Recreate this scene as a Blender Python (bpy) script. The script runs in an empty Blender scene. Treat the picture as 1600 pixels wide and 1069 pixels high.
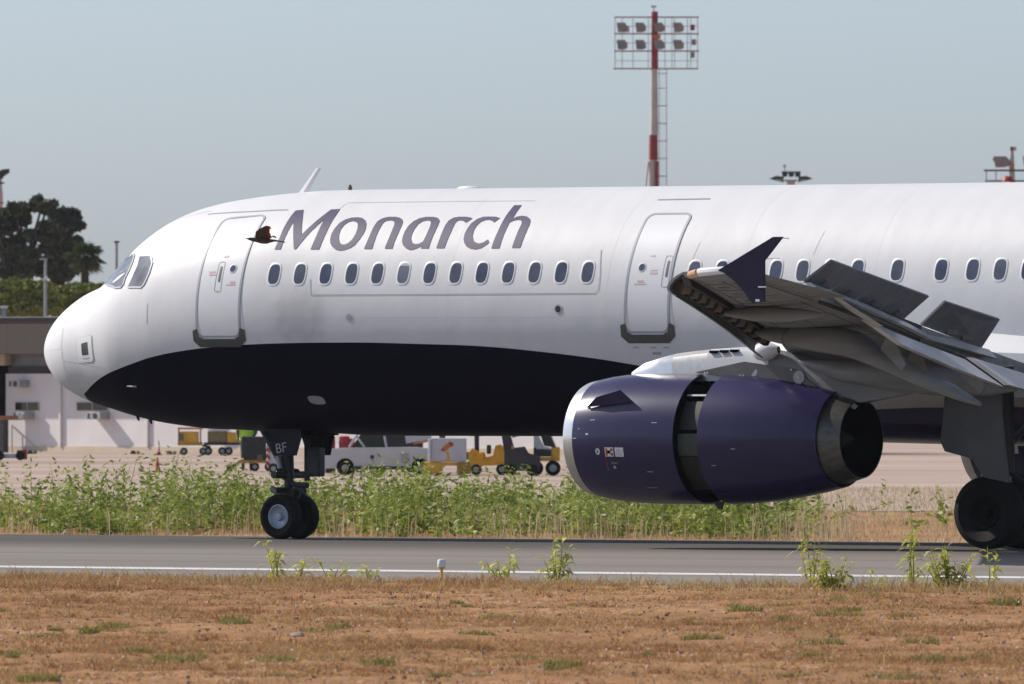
import bpy, bmesh, math, random
import numpy as np
from mathutils import Vector, Matrix

random.seed(7)
RNG = np.random.default_rng(11)
SC = bpy.context.scene
COL = SC.collection

# ------------------------------------------------------------------ camera
F1600 = 19495.8                      # focal length in photo pixels (1600 wide)
CAM = Vector((130.175, -169.681, 2.6))
YAW = math.radians(35.3809)
PITCH = math.radians(0.19685)
cam_d = bpy.data.cameras.new('camera')
cam_d.sensor_width = 36.0
cam_d.lens = F1600 / 1600.0 * 36.0
cam_d.clip_start = 1.0
cam_d.clip_end = 20000.0
cam_d.dof.use_dof = True
cam_d.dof.focus_distance = 196.0
cam_d.dof.aperture_fstop = 8.5
cam = bpy.data.objects.new('camera', cam_d)
COL.objects.link(cam)
cam.location = CAM
cam.rotation_euler = (math.pi / 2 + PITCH, 0.0, YAW)
SC.camera = cam

# ------------------------------------------------------------------ sky, sun, exposure
SUN_B = 0.14                         # drift of the light across the runway per metre along it
SUN_EL = math.radians(38.5)
hx, hy = -1.0, -SUN_B
hl = math.hypot(hx, hy)
S_DIR = Vector((hx / hl * math.cos(SUN_EL), hy / hl * math.cos(SUN_EL), math.sin(SUN_EL)))
world = bpy.data.worlds.new('World')
SC.world = world
world.use_nodes = True
wn = world.node_tree.nodes
wl = world.node_tree.links
wn.clear()
w_out = wn.new('ShaderNodeOutputWorld')
w_bg = wn.new('ShaderNodeBackground')
w_sky = wn.new('ShaderNodeTexSky')
w_sky.sky_type = 'NISHITA'
w_sky.sun_disc = False
w_sky.sun_elevation = SUN_EL
w_sky.sun_rotation = math.atan2(S_DIR.x, S_DIR.y)
w_sky.altitude = 0.0
w_sky.air_density = 0.7
w_sky.dust_density = 1.0
w_sky.ozone_density = 7.0
w_bg.inputs['Strength'].default_value = 0.122
w_hs = wn.new('ShaderNodeHueSaturation')
w_hs.inputs['Saturation'].default_value = 0.66
wl.new(w_sky.outputs[0], w_hs.inputs['Color'])
wl.new(w_hs.outputs[0], w_bg.inputs[0])
wl.new(w_bg.outputs[0], w_out.inputs[0])
sun_d = bpy.data.lights.new('sun', 'SUN')
sun_d.energy = 4.1
sun_d.angle = math.radians(0.53)
sun_d.color = (1.0, 0.935, 0.85)
sun = bpy.data.objects.new('sun', sun_d)
COL.objects.link(sun)
sun.location = (0, 0, 60)
sun.rotation_euler = (-S_DIR).to_track_quat('-Z', 'Y').to_euler()
SC.view_settings.view_transform = 'Standard'
SC.view_settings.look = 'None'
SC.view_settings.exposure = 0.2
SC.view_settings.gamma = 1.0
SC.view_settings.use_curve_mapping = False

# ------------------------------------------------------------------ site frame
RT = Vector((math.cos(YAW), math.sin(YAW), 0))      # across the view
FW = Vector((-math.sin(YAW), math.cos(YAW), 0))     # away from the runway side
HOR = 601.48


def at(px, D, z=0.0):
    """point D metres out from the photographer's stand at photo column px"""
    v = CAM + FW * D + RT * ((px - 800.0) / F1600 * D)
    return Vector((v.x, v.y, z))


def hz(row, D):
    return 2.6 + (HOR - row) * D / F1600


# ------------------------------------------------------------------ materials
def new_mat(name):
    m = bpy.data.materials.new(name)
    m.use_nodes = True
    nt = m.node_tree
    b = nt.nodes['Principled BSDF']
    return m, nt, b


def nd(nt, typ, **kw):
    n = nt.nodes.new(typ)
    for k, v in kw.items():
        setattr(n, k, v)
    return n


def paint(name, col, rough=0.4, metal=0.0, var=0.12, scale=3.0, coat=0.0, bump=0.0, bscale=40.0, spec=0.5, stretch=None):
    """plain surface with a little noise in colour and gloss"""
    m, nt, b = new_mat(name)
    tc = nd(nt, 'ShaderNodeTexCoord')
    src = tc.outputs['Object']
    if stretch:
        mp = nd(nt, 'ShaderNodeMapping')
        mp.inputs['Scale'].default_value = stretch
        nt.links.new(src, mp.inputs[0])
        src = mp.outputs[0]
    no = nd(nt, 'ShaderNodeTexNoise')
    no.inputs['Scale'].default_value = scale
    no.inputs['Detail'].default_value = 6
    nt.links.new(src, no.inputs['Vector'])
    rp = nd(nt, 'ShaderNodeMapRange')
    rp.inputs[1].default_value = 0.3
    rp.inputs[2].default_value = 0.7
    rp.inputs[3].default_value = 1.0 - var
    rp.inputs[4].default_value = 1.0 + var * 0.5
    nt.links.new(no.outputs[0], rp.inputs[0])
    mx = nd(nt, 'ShaderNodeMix', data_type='RGBA', blend_type='MULTIPLY')
    mx.inputs[0].default_value = 1.0
    mx.inputs[6].default_value = (*col, 1)
    nt.links.new(rp.outputs[0], mx.inputs[7])
    nt.links.new(mx.outputs[2], b.inputs['Base Color'])
    b.inputs['Roughness'].default_value = rough
    b.inputs['Metallic'].default_value = metal
    b.inputs['Specular IOR Level'].default_value = spec
    if coat:
        b.inputs['Coat Weight'].default_value = coat
        b.inputs['Coat Roughness'].default_value = 0.08
    if bump:
        n2 = nd(nt, 'ShaderNodeTexNoise')
        n2.inputs['Scale'].default_value = bscale
        n2.inputs['Detail'].default_value = 4
        nt.links.new(tc.outputs['Object'], n2.inputs['Vector'])
        bp = nd(nt, 'ShaderNodeBump')
        bp.inputs['Strength'].default_value = bump
        bp.inputs['Distance'].default_value = 0.05
        nt.links.new(n2.outputs[0], bp.inputs['Height'])
        nt.links.new(bp.outputs[0], b.inputs['Normal'])
    return m


def leafy(name, cols, rough=0.55, transl=0.25, noise_scale=0.35):
    """foliage: a colour per leaf plus slow drift over the ground"""
    m, nt, b = new_mat(name)
    g = nd(nt, 'ShaderNodeNewGeometry')
    cr = nd(nt, 'ShaderNodeValToRGB')
    el = cr.color_ramp.elements
    while len(el) > 1:
        el.remove(el[-1])
    for i, c in enumerate(cols):
        e = el[0] if i == 0 else el.new(i / (len(cols) - 1))
        e.position = i / (len(cols) - 1)
        e.color = (*c, 1)
    no = nd(nt, 'ShaderNodeTexNoise')
    no.inputs['Scale'].default_value = noise_scale
    no.inputs['Detail'].default_value = 3
    tc = nd(nt, 'ShaderNodeTexCoord')
    nt.links.new(tc.outputs['Object'], no.inputs['Vector'])
    ad = nd(nt, 'ShaderNodeMath', operation='MULTIPLY_ADD')
    ad.inputs[1].default_value = 0.45
    nt.links.new(g.outputs['Random Per Island'], ad.inputs[0])
    mr = nd(nt, 'ShaderNodeMapRange')
    mr.inputs[1].default_value = 0.3
    mr.inputs[2].default_value = 0.7
    mr.inputs[3].default_value = 0.0
    mr.inputs[4].default_value = 0.55
    nt.links.new(no.outputs[0], mr.inputs[0])
    nt.links.new(mr.outputs[0], ad.inputs[2])
    nt.links.new(ad.outputs[0], cr.inputs[0])
    nt.links.new(cr.outputs[0], b.inputs['Base Color'])
    b.inputs['Roughness'].default_value = rough
    b.inputs['Specular IOR Level'].default_value = 0.35
    if transl:
        tr = nd(nt, 'ShaderNodeBsdfTranslucent')
        nt.links.new(cr.outputs[0], tr.inputs['Color'])
        ms = nd(nt, 'ShaderNodeMixShader')
        ms.inputs[0].default_value = transl
        out = nt.nodes['Material Output']
        nt.links.new(b.outputs[0], ms.inputs[1])
        nt.links.new(tr.outputs[0], ms.inputs[2])
        nt.links.new(ms.outputs[0], out.inputs['Surface'])
    return m


M = {}
M['white'] = paint('white_paint', (0.78, 0.78, 0.78), 0.32, var=0.05, scale=0.8)
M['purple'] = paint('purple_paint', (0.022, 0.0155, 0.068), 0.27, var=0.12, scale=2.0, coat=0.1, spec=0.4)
M['purple_unlit'] = paint('fence_purple_unlit', (0.013, 0.010, 0.034), 0.42, var=0.15, scale=3, spec=0.2)  # the purple darkened in colour for the fence's unlit face
M['purple_shaded'] = paint('shaded_purple_paint', (0.008, 0.007, 0.017), 0.5, var=0.12, scale=2.0, spec=0.2)  # the purple darkened for the nose gear doors, shade in the colour
M['letter'] = paint('letter_paint', (0.088, 0.070, 0.132), 0.5, var=0.08, scale=1.5, spec=0.25)
M['grey'] = paint('wing_grey_shaded', (0.215, 0.222, 0.228), 0.42, var=0.26, scale=1.6, stretch=(0.6, 3, 3), spec=0.3)  # wing paint darkened in colour for its shaded underside
M['flap'] = paint('wing_grey_sunlit', (0.56, 0.56, 0.57), 0.38, var=0.2, scale=2.2)  # same wing paint, lightened to show sunlit flap tops
M['grey_dark'] = paint('dark_grey_paint', (0.12, 0.12, 0.118), 0.5, var=0.2, scale=5)
M['spoiler'] = paint('spoiler_underside', (0.185, 0.187, 0.188), 0.5, var=0.2, scale=4)
M['seam'] = paint('seam_grey', (0.37, 0.385, 0.41), 0.5, var=0.05)
M['seam_light'] = paint('seam_pale', (0.55, 0.56, 0.58), 0.5, var=0.05)
M['metal'] = paint('bare_metal', (0.62, 0.615, 0.60), 0.27, metal=0.9, var=0.1, scale=6)
M['metal_rough'] = paint('brushed_metal', (0.52, 0.50, 0.47), 0.4, metal=0.85, var=0.15, scale=9)
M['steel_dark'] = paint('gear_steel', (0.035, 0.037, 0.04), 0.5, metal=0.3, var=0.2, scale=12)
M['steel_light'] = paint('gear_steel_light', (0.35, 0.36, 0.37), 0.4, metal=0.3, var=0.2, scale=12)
M['tyre'] = paint('tyre_rubber', (0.009, 0.009, 0.0095), 0.75, var=0.25, scale=14, spec=0.25)
M['rim'] = paint('wheel_rim', (0.42, 0.46, 0.53), 0.38, metal=0.25, var=0.15, scale=20)
M['black'] = paint('dark_cavity', (0.004, 0.004, 0.0045), 0.9, var=0.2, scale=8, spec=0.0)  # near-black colour gives openings their shade; also black print
M['soot_shade'] = paint('sooty_shaded_metal', (0.022, 0.021, 0.02), 0.6, metal=0.3, var=0.3, scale=8)  # sooty metal, also the painted shade of coves and gaps
M['olive'] = paint('primer_green', (0.045, 0.055, 0.04), 0.6, var=0.25, scale=12)
M['glass'] = paint('cabin_window', (0.078, 0.092, 0.135), 0.16, var=0.25, scale=2.2)
M['glass_blind'] = paint('window_blind', (0.35, 0.36, 0.40), 0.4, var=0.05)
M['cockpit'] = paint('cockpit_glass', (0.20, 0.21, 0.235), 0.07, var=0.5, scale=3.5)
M['scuff'] = paint('scuff_plate', (0.10, 0.10, 0.098), 0.42, metal=0.5, var=0.2, scale=8)
M['red_mark'] = paint('red_marking', (0.66, 0.44, 0.43), 0.5, var=0.05)
M['red'] = paint('red_paint', (0.42, 0.030, 0.030), 0.45, var=0.2)
M['mastred'] = paint('mast_red', (0.30, 0.035, 0.045), 0.55, var=0.2)
M['mastwhite'] = paint('mast_white', (0.55, 0.53, 0.50), 0.55, var=0.2, scale=1.5)
M['orange'] = paint('orange_paint', (0.62, 0.20, 0.035), 0.5, var=0.2)
M['yellow'] = paint('yellow_paint', (0.74, 0.40, 0.025), 0.42, var=0.22, scale=4)
M['ochre'] = paint('ochre_paint', (0.50, 0.26, 0.03), 0.5, var=0.3, scale=4)
M['tarp'] = paint('olive_tarp', (0.24, 0.19, 0.075), 0.8, var=0.25, scale=5)
M['vehicle_white'] = paint('vehicle_white', (0.56, 0.56, 0.58), 0.35, var=0.08, coat=0.3)
M['dark_glass'] = paint('vehicle_glass', (0.02, 0.028, 0.03), 0.08, var=0.2)
M['dark'] = paint('dark_equipment', (0.026, 0.027, 0.030), 0.55, var=0.3, scale=6)
M['brownbox'] = paint('worn_brown', (0.17, 0.12, 0.09), 0.7, var=0.3)
M['nav'] = paint('nav_lamp_cover', (0.75, 0.42, 0.22), 0.15, var=0.3, scale=9, coat=0.5)
M['wall'] = paint('white_render', (0.72, 0.685, 0.68), 0.85, var=0.09, scale=0.6, spec=0.2)
M['wallbase'] = paint('plinth_cream', (0.62, 0.52, 0.40), 0.85, var=0.12, scale=0.8, spec=0.2)
M['fascia'] = paint('brown_fascia', (0.050, 0.035, 0.028), 0.7, var=0.16, scale=1.2, stretch=(8, 8, 0.6))
M['fasciaband'] = paint('grey_band', (0.20, 0.215, 0.23), 0.5, var=0.35, scale=0.9)
M['bark'] = paint('bark', (0.085, 0.065, 0.05), 0.9, var=0.3, scale=6, bump=0.5)
M['floodbox'] = paint('flood_housing', (0.30, 0.265, 0.245), 0.5, var=0.2)
M['floodglass'] = paint('flood_glass', (0.20, 0.27, 0.36), 0.12, var=0.3)
M['galv'] = paint('galvanised', (0.36, 0.37, 0.38), 0.5, metal=0.3, var=0.15)
M['hivis'] = paint('hi_vis_yellow', (0.45, 0.72, 0.05), 0.7, var=0.15, scale=14)
M['skin'] = paint('skin', (0.42, 0.25, 0.17), 0.5, var=0.08)
M['cloth'] = paint('navy_cloth', (0.03, 0.035, 0.05), 0.85, var=0.2)
M['bird'] = paint('bird_plumage', (0.085, 0.062, 0.050), 0.75, var=0.4, scale=30)
M['bird_edge'] = paint('bird_rufous', (0.20, 0.05, 0.03), 0.75, var=0.3, scale=30)
M['lampwhite'] = paint('lamp_white', (0.72, 0.72, 0.72), 0.3, var=0.05)

# emissive bead making the bright dot on the nose gear
m, nt, b = new_mat('emissive_bead')
b.inputs['Base Color'].default_value = (0.9, 0.85, 0.8, 1)
b.inputs['Emission Color'].default_value = (1.0, 0.93, 0.86, 1)
b.inputs['Emission Strength'].default_value = 9.0
M['lit'] = m


# ------------------------------------------------------------------ mesh helpers
def tag(o, label=None, cat=None, group=None, kind=None):
    if label: o['label'] = label
    if cat: o['category'] = cat
    if group: o['group'] = group
    if kind: o['kind'] = kind
    return o


def link_mesh(name, me, parent=None, loc=None):
    o = bpy.data.objects.new(name, me)
    COL.objects.link(o)
    if parent is not None:
        o.parent = parent
    if loc is not None:
        o.location = loc
    return o


def empty(name, loc=(0, 0, 0), rz=0.0):
    o = bpy.data.objects.new(name, None)
    o.empty_display_size = 0.3
    COL.objects.link(o)
    o.location = loc
    o.rotation_euler = (0, 0, rz)
    return o


def child_nodes(o):
    return [c for c in COL.objects if c.parent == o]


def copy_tree(o, loc=None, rz=None, parent=None):
    c = o.copy()
    COL.objects.link(c)
    if parent is not None: c.parent = parent
    if loc is not None: c.location = loc
    if rz is not None: c.rotation_euler = (0, 0, rz)
    for ch in child_nodes(o):
        copy_tree(ch, parent=c)
    return c


class MB:
    """collects shapes into ONE mesh"""
    def __init__(self):
        self.v = []; self.f = []; self.mi = []; self.mats = []; self.sm = []

    def slot(self, m):
        if m not in self.mats: self.mats.append(m)
        return self.mats.index(m)

    def add(self, verts, faces, m, smooth=False):
        b = len(self.v); s = self.slot(m)
        self.v += [tuple(p) for p in verts]
        for f in faces:
            self.f.append(tuple(b + i for i in f)); self.mi.append(s); self.sm.append(smooth)
        return self

    def box(self, c, size, m, rz=0.0, ry=0.0, taper=1.0, bev=0.0):
        sx, sy, sz = (s / 2 for s in size)
        if bev > 0:
            bm = bmesh.new()
            bmesh.ops.create_cube(bm, size=1.0)
            bmesh.ops.scale(bm, vec=size, verts=bm.verts)
            bmesh.ops.bevel(bm, geom=list(bm.edges), offset=bev, segments=2, affect='EDGES', profile=0.6)
            vs = [v.co.copy() for v in bm.verts]
            bm.verts.index_update()
            fs = [[v.index for v in f.verts] for f in bm.faces]
            bm.free()
            if taper != 1.0:
                for v in vs:
                    if v.z > 0: v.x *= taper; v.y *= taper
        else:
            vs = [Vector((x * (taper if z > 0 else 1), y * (taper if z > 0 else 1), z)) for x in (-sx, sx) for y in (-sy, sy) for z in (-sz, sz)]
            fs = [(0, 1, 3, 2), (4, 6, 7, 5), (0, 4, 5, 1), (2, 3, 7, 6), (0, 2, 6, 4), (1, 5, 7, 3)]
        R = Matrix.Rotation(rz, 3, 'Z') @ Matrix.Rotation(ry, 3, 'Y')
        c = Vector(c)
        return self.add([R @ v + c for v in vs], fs, m, smooth=False)

    def tube(self, pts, rad, m, n=10, cap=True):
        pts = [Vector(p) for p in pts]
        if not hasattr(rad, '__len__'): rad = [rad] * len(pts)
        vs = []; fs = []
        prev = None
        for i, p in enumerate(pts):
            d = (pts[min(i + 1, len(pts) - 1)] - pts[max(i - 1, 0)]).normalized()
            if prev is None:
                a = d.orthogonal().normalized()
            else:
                a = (prev - d * prev.dot(d)).normalized()
            prev = a
            b = d.cross(a)
            for k in range(n):
                t = 2 * math.pi * k / n
                vs.append(p + (a * math.cos(t) + b * math.sin(t)) * rad[i])
        for i in range(len(pts) - 1):
            for k in range(n):
                fs.append((i * n + k, i * n + (k + 1) % n, (i + 1) * n + (k + 1) % n, (i + 1) * n + k))
        if cap:
            fs.append(tuple(range(n - 1, -1, -1)))
            fs.append(tuple((len(pts) - 1) * n + k for k in range(n)))
        return self.add(vs, fs, m, smooth=True)

    def lathe(self, prof, c, axis, m, n=24, up=None, cap=(False, False)):
        """prof: (along, radius) list turned about axis through c"""
        axis = Vector(axis).normalized(); c = Vector(c)
        a = (Vector(up) if up else axis.orthogonal()).normalized(); b = axis.cross(a)
        vs = []; fs = []
        for (s, r) in prof:
            for k in range(n):
                t = 2 * math.pi * k / n
                vs.append(c + axis * s + (a * math.cos(t) + b * math.sin(t)) * r)
        for i in range(len(prof) - 1):
            for k in range(n):
                fs.append((i * n + k, i * n + (k + 1) % n, (i + 1) * n + (k + 1) % n, (i + 1) * n + k))
        if cap[0]: fs.append(tuple(range(n - 1, -1, -1)))
        if cap[1]: fs.append(tuple((len(prof) - 1) * n + k for k in range(n)))
        return self.add(vs, fs, m, smooth=True)

    def loft(self, rings, m, closed=True, cap=True, smooth=True):
        n = len(rings[0]); vs = [p for r in rings for p in r]; fs = []
        kk = n if closed else n - 1
        for i in range(len(rings) - 1):
            for k in range(kk):
                fs.append((i * n + k, i * n + (k + 1) % n, (i + 1) * n + (k + 1) % n, (i + 1) * n + k))
        if cap and closed:
            fs.append(tuple(range(n - 1, -1, -1)))
            fs.append(tuple((len(rings) - 1) * n + k for k in range(n)))
        return self.add(vs, fs, m, smooth=smooth)

    def prism(self, poly, off, m):
        """flat polygon (3D points) given thickness by the vector off, centred"""
        off = Vector(off) / 2; n = len(poly)
        vs = [Vector(p) - off for p in poly] + [Vector(p) + off for p in poly]
        fs = [tuple(range(n - 1, -1, -1)), tuple(range(n, 2 * n))] + [(k, (k + 1) % n, n + (k + 1) % n, n + k) for k in range(n)]
        return self.add(vs, fs, m, smooth=False)

    def mesh(self, name, edge=None):
        me = bpy.data.meshes.new(name)
        me.from_pydata([tuple(v) for v in self.v], [], self.f)
        for m in self.mats: me.materials.append(m)
        me.polygons.foreach_set('material_index', self.mi)
        me.polygons.foreach_set('use_smooth', self.sm)
        bm = bmesh.new(); bm.from_mesh(me)
        bmesh.ops.recalc_face_normals(bm, faces=bm.faces)
        if edge is not None:
            for e in bm.edges:
                if len(e.link_faces) == 2 and e.calc_face_angle() > edge: e.smooth = False
        bm.to_mesh(me); bm.free()
        me.update()
        return me

    def build(self, name, parent=None, edge=0.6, loc=None):
        return link_mesh(name, self.mesh(name, edge), parent, loc)


def text_mesh(name, s, size, m, depth=0.0):
    """flat lettering from the built-in font, lying in local XY"""
    cu = bpy.data.curves.new(name, 'FONT')
    cu.body = s; cu.size = size; cu.align_x = 'CENTER'; cu.align_y = 'CENTER'; cu.extrude = depth
    tmp = bpy.data.objects.new(name, cu); COL.objects.link(tmp)
    dg = bpy.context.evaluated_depsgraph_get()
    me = bpy.data.meshes.new_from_object(tmp.evaluated_get(dg))
    bpy.data.objects.remove(tmp); bpy.data.curves.remove(cu)
    me.name = name
    me.materials.clear(); me.materials.append(m)
    return me


# ------------------------------------------------------------------ airliner
ZC = 3.815
FX = [0, .1, .3, .6, 1, 1.5, 2, 2.5, 3, 3.5, 4, 5, 6, 7, 8]
FT = [-0.629, -0.311, -0.067, 0.15, 0.37, 0.56, 0.947, 1.372, 1.647, 1.806, 1.9, 2.007, 2.062, 2.07, 2.07]
FB = [-0.629, -0.95, -1.157, -1.35, -1.516, -1.648, -1.769, -1.86, -1.92, -1.965, -1.975, -2.019, -2.033, -2.07, -2.07]
FH = [0.0, 0.336, 0.565, 0.826, 1.065, 1.261, 1.462, 1.645, 1.742, 1.818, 1.874, 1.951, 1.976, 1.975, 1.975]
FU = [math.sqrt(x) for x in FX]


def pchip_tab(x, y):
    h = [x[i + 1] - x[i] for i in range(len(x) - 1)]
    d = [(y[i + 1] - y[i]) / h[i] for i in range(len(h))]
    mm = [0.0] * len(x)
    for i in range(1, len(x) - 1):
        if d[i - 1] * d[i] > 0:
            w1 = 2 * h[i] + h[i - 1]; w2 = h[i] + 2 * h[i - 1]
            mm[i] = (w1 + w2) / (w1 / d[i - 1] + w2 / d[i])
    mm[0] = d[0]; mm[-1] = d[-1]

    def ev(q):
        i = 0
        while i < len(x) - 2 and q > x[i + 1]: i += 1
        t = (q - x[i]) / h[i]
        return ((1 + 2 * t) * (1 - t) ** 2 * y[i] + t * (1 - t) ** 2 * h[i] * mm[i]
                + t * t * (3 - 2 * t) * y[i + 1] + t * t * (t - 1) * h[i] * mm[i + 1])
    return ev


fT, fB, fH = pchip_tab(FU, FT), pchip_tab(FU, FB), pchip_tab(FU, FH)
TAIL0, TAILE = 30.0, 44.3


def fsec(x):
    if x <= 8:
        u = math.sqrt(max(x, 0))
        zt, zb, hw = fT(u), fB(u), fH(u)
    elif x <= TAIL0:
        zt, zb, hw = 2.07, -2.07, 1.975
    else:
        k = min(1, (x - TAIL0) / (TAILE - TAIL0))
        zt = 2.07 - 0.75 * k ** 2
        zb = -2.07 + 2.95 * k ** 1.35
        hw = 1.975 * (1 - k ** 1.7) + 0.18 * k
    w = min(1, max(0, x / 5.0)); w = w * w * (3 - 2 * w)
    zm = FT[0] * (1 - w)
    if x > TAIL0: zm = (zt + zb) / 2
    return zt, zb, hw, min(max(zm, zb), zt)


def fpt(x, t, off=0.0):
    """fuselage skin point: station x, angle t from the crown towards the camera side"""
    def P(x, t):
        zt, zb, hw, zm = fsec(x)
        c, s = math.cos(t), math.sin(t)
        return Vector((x, -hw * s, ZC + (zm + (zt - zm) * c if c >= 0 else zm + (zm - zb) * c)))
    p = P(x, t)
    if off:
        e = 0.01
        du = P(x + e, t) - P(max(x - e, 0), t)
        dv = P(x, t + e) - P(x, t - e)
        n = dv.cross(du)
        if n.length > 1e-9:
            n.normalize()
            if n.dot(p - Vector((x, 0, ZC + fsec(x)[3]))) < 0: n = -n
            p = p + n * off
    return p


RB = 2.02     # metres of skin per radian


def skin_poly(loops, off, m, step=0.06, mirror=False):
    """filled outline(s) lying on the skin; loops of (x, t); returns a mesh"""
    bm = bmesh.new()
    for lp in loops:
        vs = [bm.verts.new((x, t * RB, 0)) for x, t in lp]
        for i in range(len(vs)): bm.edges.new((vs[i], vs[(i + 1) % len(vs)]))
    bmesh.ops.triangle_fill(bm, use_beauty=True, use_dissolve=False, edges=list(bm.edges))
    y0 = min(v.co.y for v in bm.verts); y1 = max(v.co.y for v in bm.verts)
    k = math.ceil(y0 / step)
    while k * step < y1:
        bmesh.ops.bisect_plane(bm, geom=list(bm.verts) + list(bm.edges) + list(bm.faces), plane_co=(0, k * step, 0), plane_no=(0, 1, 0), dist=1e-5)
        k += 1
    sg = -1 if mirror else 1
    for v in bm.verts:
        v.co = fpt(v.co.x, v.co.y / RB * sg, off)
    bmesh.ops.recalc_face_normals(bm, faces=bm.faces)
    c = sum((f.normal.y for f in bm.faces), 0.0)
    if c * sg > 0: bmesh.ops.reverse_faces(bm, faces=bm.faces)
    for f in bm.faces: f.smooth = True
    me = bpy.data.meshes.new('skin'); bm.to_mesh(me); bm.free()
    me.materials.append(m)
    return me


def skin_ribbon(pts, width, off, m, closed=False, sub=0.08, mirror=False):
    """strip of constant width following (x, t) points on the skin"""
    q = [Vector((x, t * RB)) for x, t in pts]
    if closed: q.append(q[0])
    r = []
    for a, b in zip(q, q[1:]):
        n = max(1, int((b - a).length / sub))
        r += [a.lerp(b, i / n) for i in range(n)]
    if not closed: r.append(q[-1])
    n = len(r); sg = -1 if mirror else 1
    vs = []; fs = []
    for i, p in enumerate(r):
        d = (r[(i + 1) % n] if closed or i < n - 1 else p) - (r[i - 1] if closed or i else p)
        d.normalize(); nn = Vector((-d.y, d.x)) * width / 2
        for w in (p + nn, p - nn): vs.append(fpt(max(w.x, 0.0), w.y / RB * sg, off))
    for i in range(n if closed else n - 1):
        j = (i + 1) % n
        fs.append((2 * i, 2 * i + 1, 2 * j + 1, 2 * j))
    mb = MB().add(vs, fs, m, True)
    return mb


def rrect(x0, x1, t0, t1, r, n=5):
    """rounded rectangle in (x, t); r in metres"""
    out = []
    v0, v1 = t0 * RB, t1 * RB
    for cx, cy, a0 in ((x1 - r, v1 - r, 0), (x0 + r, v1 - r, 90), (x0 + r, v0 + r, 180), (x1 - r, v0 + r, 270)):
        for k in range(n + 1):
            a = math.radians(a0 + 90 * k / n)
            out.append((cx + r * math.cos(a), (cy + r * math.sin(a)) / RB))
    return out


def stadium(cx, ct, hw, hh, n=24, p=2.9):
    out = []
    for k in range(n):
        a = 2 * math.pi * k / n
        c, s = math.cos(a), math.sin(a)
        out.append((cx + hw * math.copysign(abs(c) ** (2 / p), c), ct + hh / RB * math.copysign(abs(s) ** (2 / p), s)))
    return out


jet = empty('airliner', (0, 0, 0))
tag(jet, 'white jet airliner with dark purple belly and purple lettering rolling along the runway', 'airplane')

# fuselage paint: white above, purple below a curved line
m, nt, b = new_mat('fuselage_paint')
tc = nd(nt, 'ShaderNodeTexCoord')
sp = nd(nt, 'ShaderNodeSeparateXYZ')
nt.links.new(tc.outputs['Object'], sp.inputs[0])
dv = nd(nt, 'ShaderNodeMath', operation='DIVIDE'); dv.inputs[1].default_value = 45.0
nt.links.new(sp.outputs[0], dv.inputs[0])
fc = nd(nt, 'ShaderNodeFloatCurve')
BELLY = [(0.0, 0.0), (1.04, 2.0), (1.089, 2.39), (1.363, 2.482), (1.737, 2.62), (2.15, 2.757), (2.572, 2.865), (3.018, 2.975), (3.462, 3.074), (4.088, 3.165),
         (4.898, 3.239), (5.772, 3.281), (6.788, 3.302), (7.715, 3.305), (9.194, 3.277), (10.374, 3.240), (11.621, 3.142), (12.718, 3.025), (13.323, 2.94),
         (15.0, 2.70), (18.0, 2.35), (22.0, 2.2), (28.0, 2.3), (36.0, 3.6), (44.0, 5.4), (45.0, 5.6)]
cv = fc.mapping.curves[0]
while len(cv.points) > 2: cv.points.remove(cv.points[1])
cv.points[0].location = (0, 0)
cv.points[-1].location = (1.0, BELLY[-1][1] / 6.0)
for x, z in BELLY[1:-1]:
    pt = cv.points.new(x / 45.0, z / 6.0)
for pt in cv.points: pt.handle_type = 'AUTO_CLAMPED'
fc.mapping.update()
nt.links.new(dv.outputs[0], fc.inputs['Value'])
z6 = nd(nt, 'ShaderNodeMath', operation='DIVIDE'); z6.inputs[1].default_value = 6.0
nt.links.new(sp.outputs[2], z6.inputs[0])
ls = nd(nt, 'ShaderNodeMath', operation='LESS_THAN')
nt.links.new(z6.outputs[0], ls.inputs[0]); nt.links.new(fc.outputs[0], ls.inputs[1])
n1 = nd(nt, 'ShaderNodeTexNoise'); n1.inputs['Scale'].default_value = 1.1; n1.inputs['Detail'].default_value = 7
mp = nd(nt, 'ShaderNodeMapping'); mp.inputs['Scale'].default_value = (2.4, 0.8, 0.7)
nt.links.new(tc.outputs['Object'], mp.inputs[0]); nt.links.new(mp.outputs[0], n1.inputs[0])
r1 = nd(nt, 'ShaderNodeMapRange'); r1.inputs[1].default_value = 0.35; r1.inputs[2].default_value = 0.75; r1.inputs[3].default_value = 1.0; r1.inputs[4].default_value = 0.93
nt.links.new(n1.outputs[0], r1.inputs[0])
# a grey grime patch below the forward windows
vd = nd(nt, 'ShaderNodeVectorMath', operation='DISTANCE'); vd.inputs[1].default_value = (6.75, -1.95, 3.72)
mp2 = nd(nt, 'ShaderNodeMapping'); mp2.inputs['Scale'].default_value = (1, 1, 1)
nt.links.new(tc.outputs['Object'], vd.inputs[0])
n2 = nd(nt, 'ShaderNodeTexNoise'); n2.inputs['Scale'].default_value = 5.0; n2.inputs['Detail'].default_value = 5
nt.links.new(tc.outputs['Object'], n2.inputs[0])
dm = nd(nt, 'ShaderNodeMath', operation='MULTIPLY_ADD'); dm.inputs[1].default_value = -0.55
nt.links.new(n2.outputs[0], dm.inputs[0]); nt.links.new(vd.outputs['Value'], dm.inputs[2])
r2 = nd(nt, 'ShaderNodeMapRange', interpolation_type='SMOOTHSTEP'); r2.inputs[1].default_value = -0.05; r2.inputs[2].default_value = 0.45; r2.inputs[3].default_value = 0.80; r2.inputs[4].default_value = 1.0
nt.links.new(dm.outputs[0], r2.inputs[0])
mu = nd(nt, 'ShaderNodeMath', operation='MULTIPLY')
nt.links.new(r1.outputs[0], mu.inputs[0]); nt.links.new(r2.outputs[0], mu.inputs[1])
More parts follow.
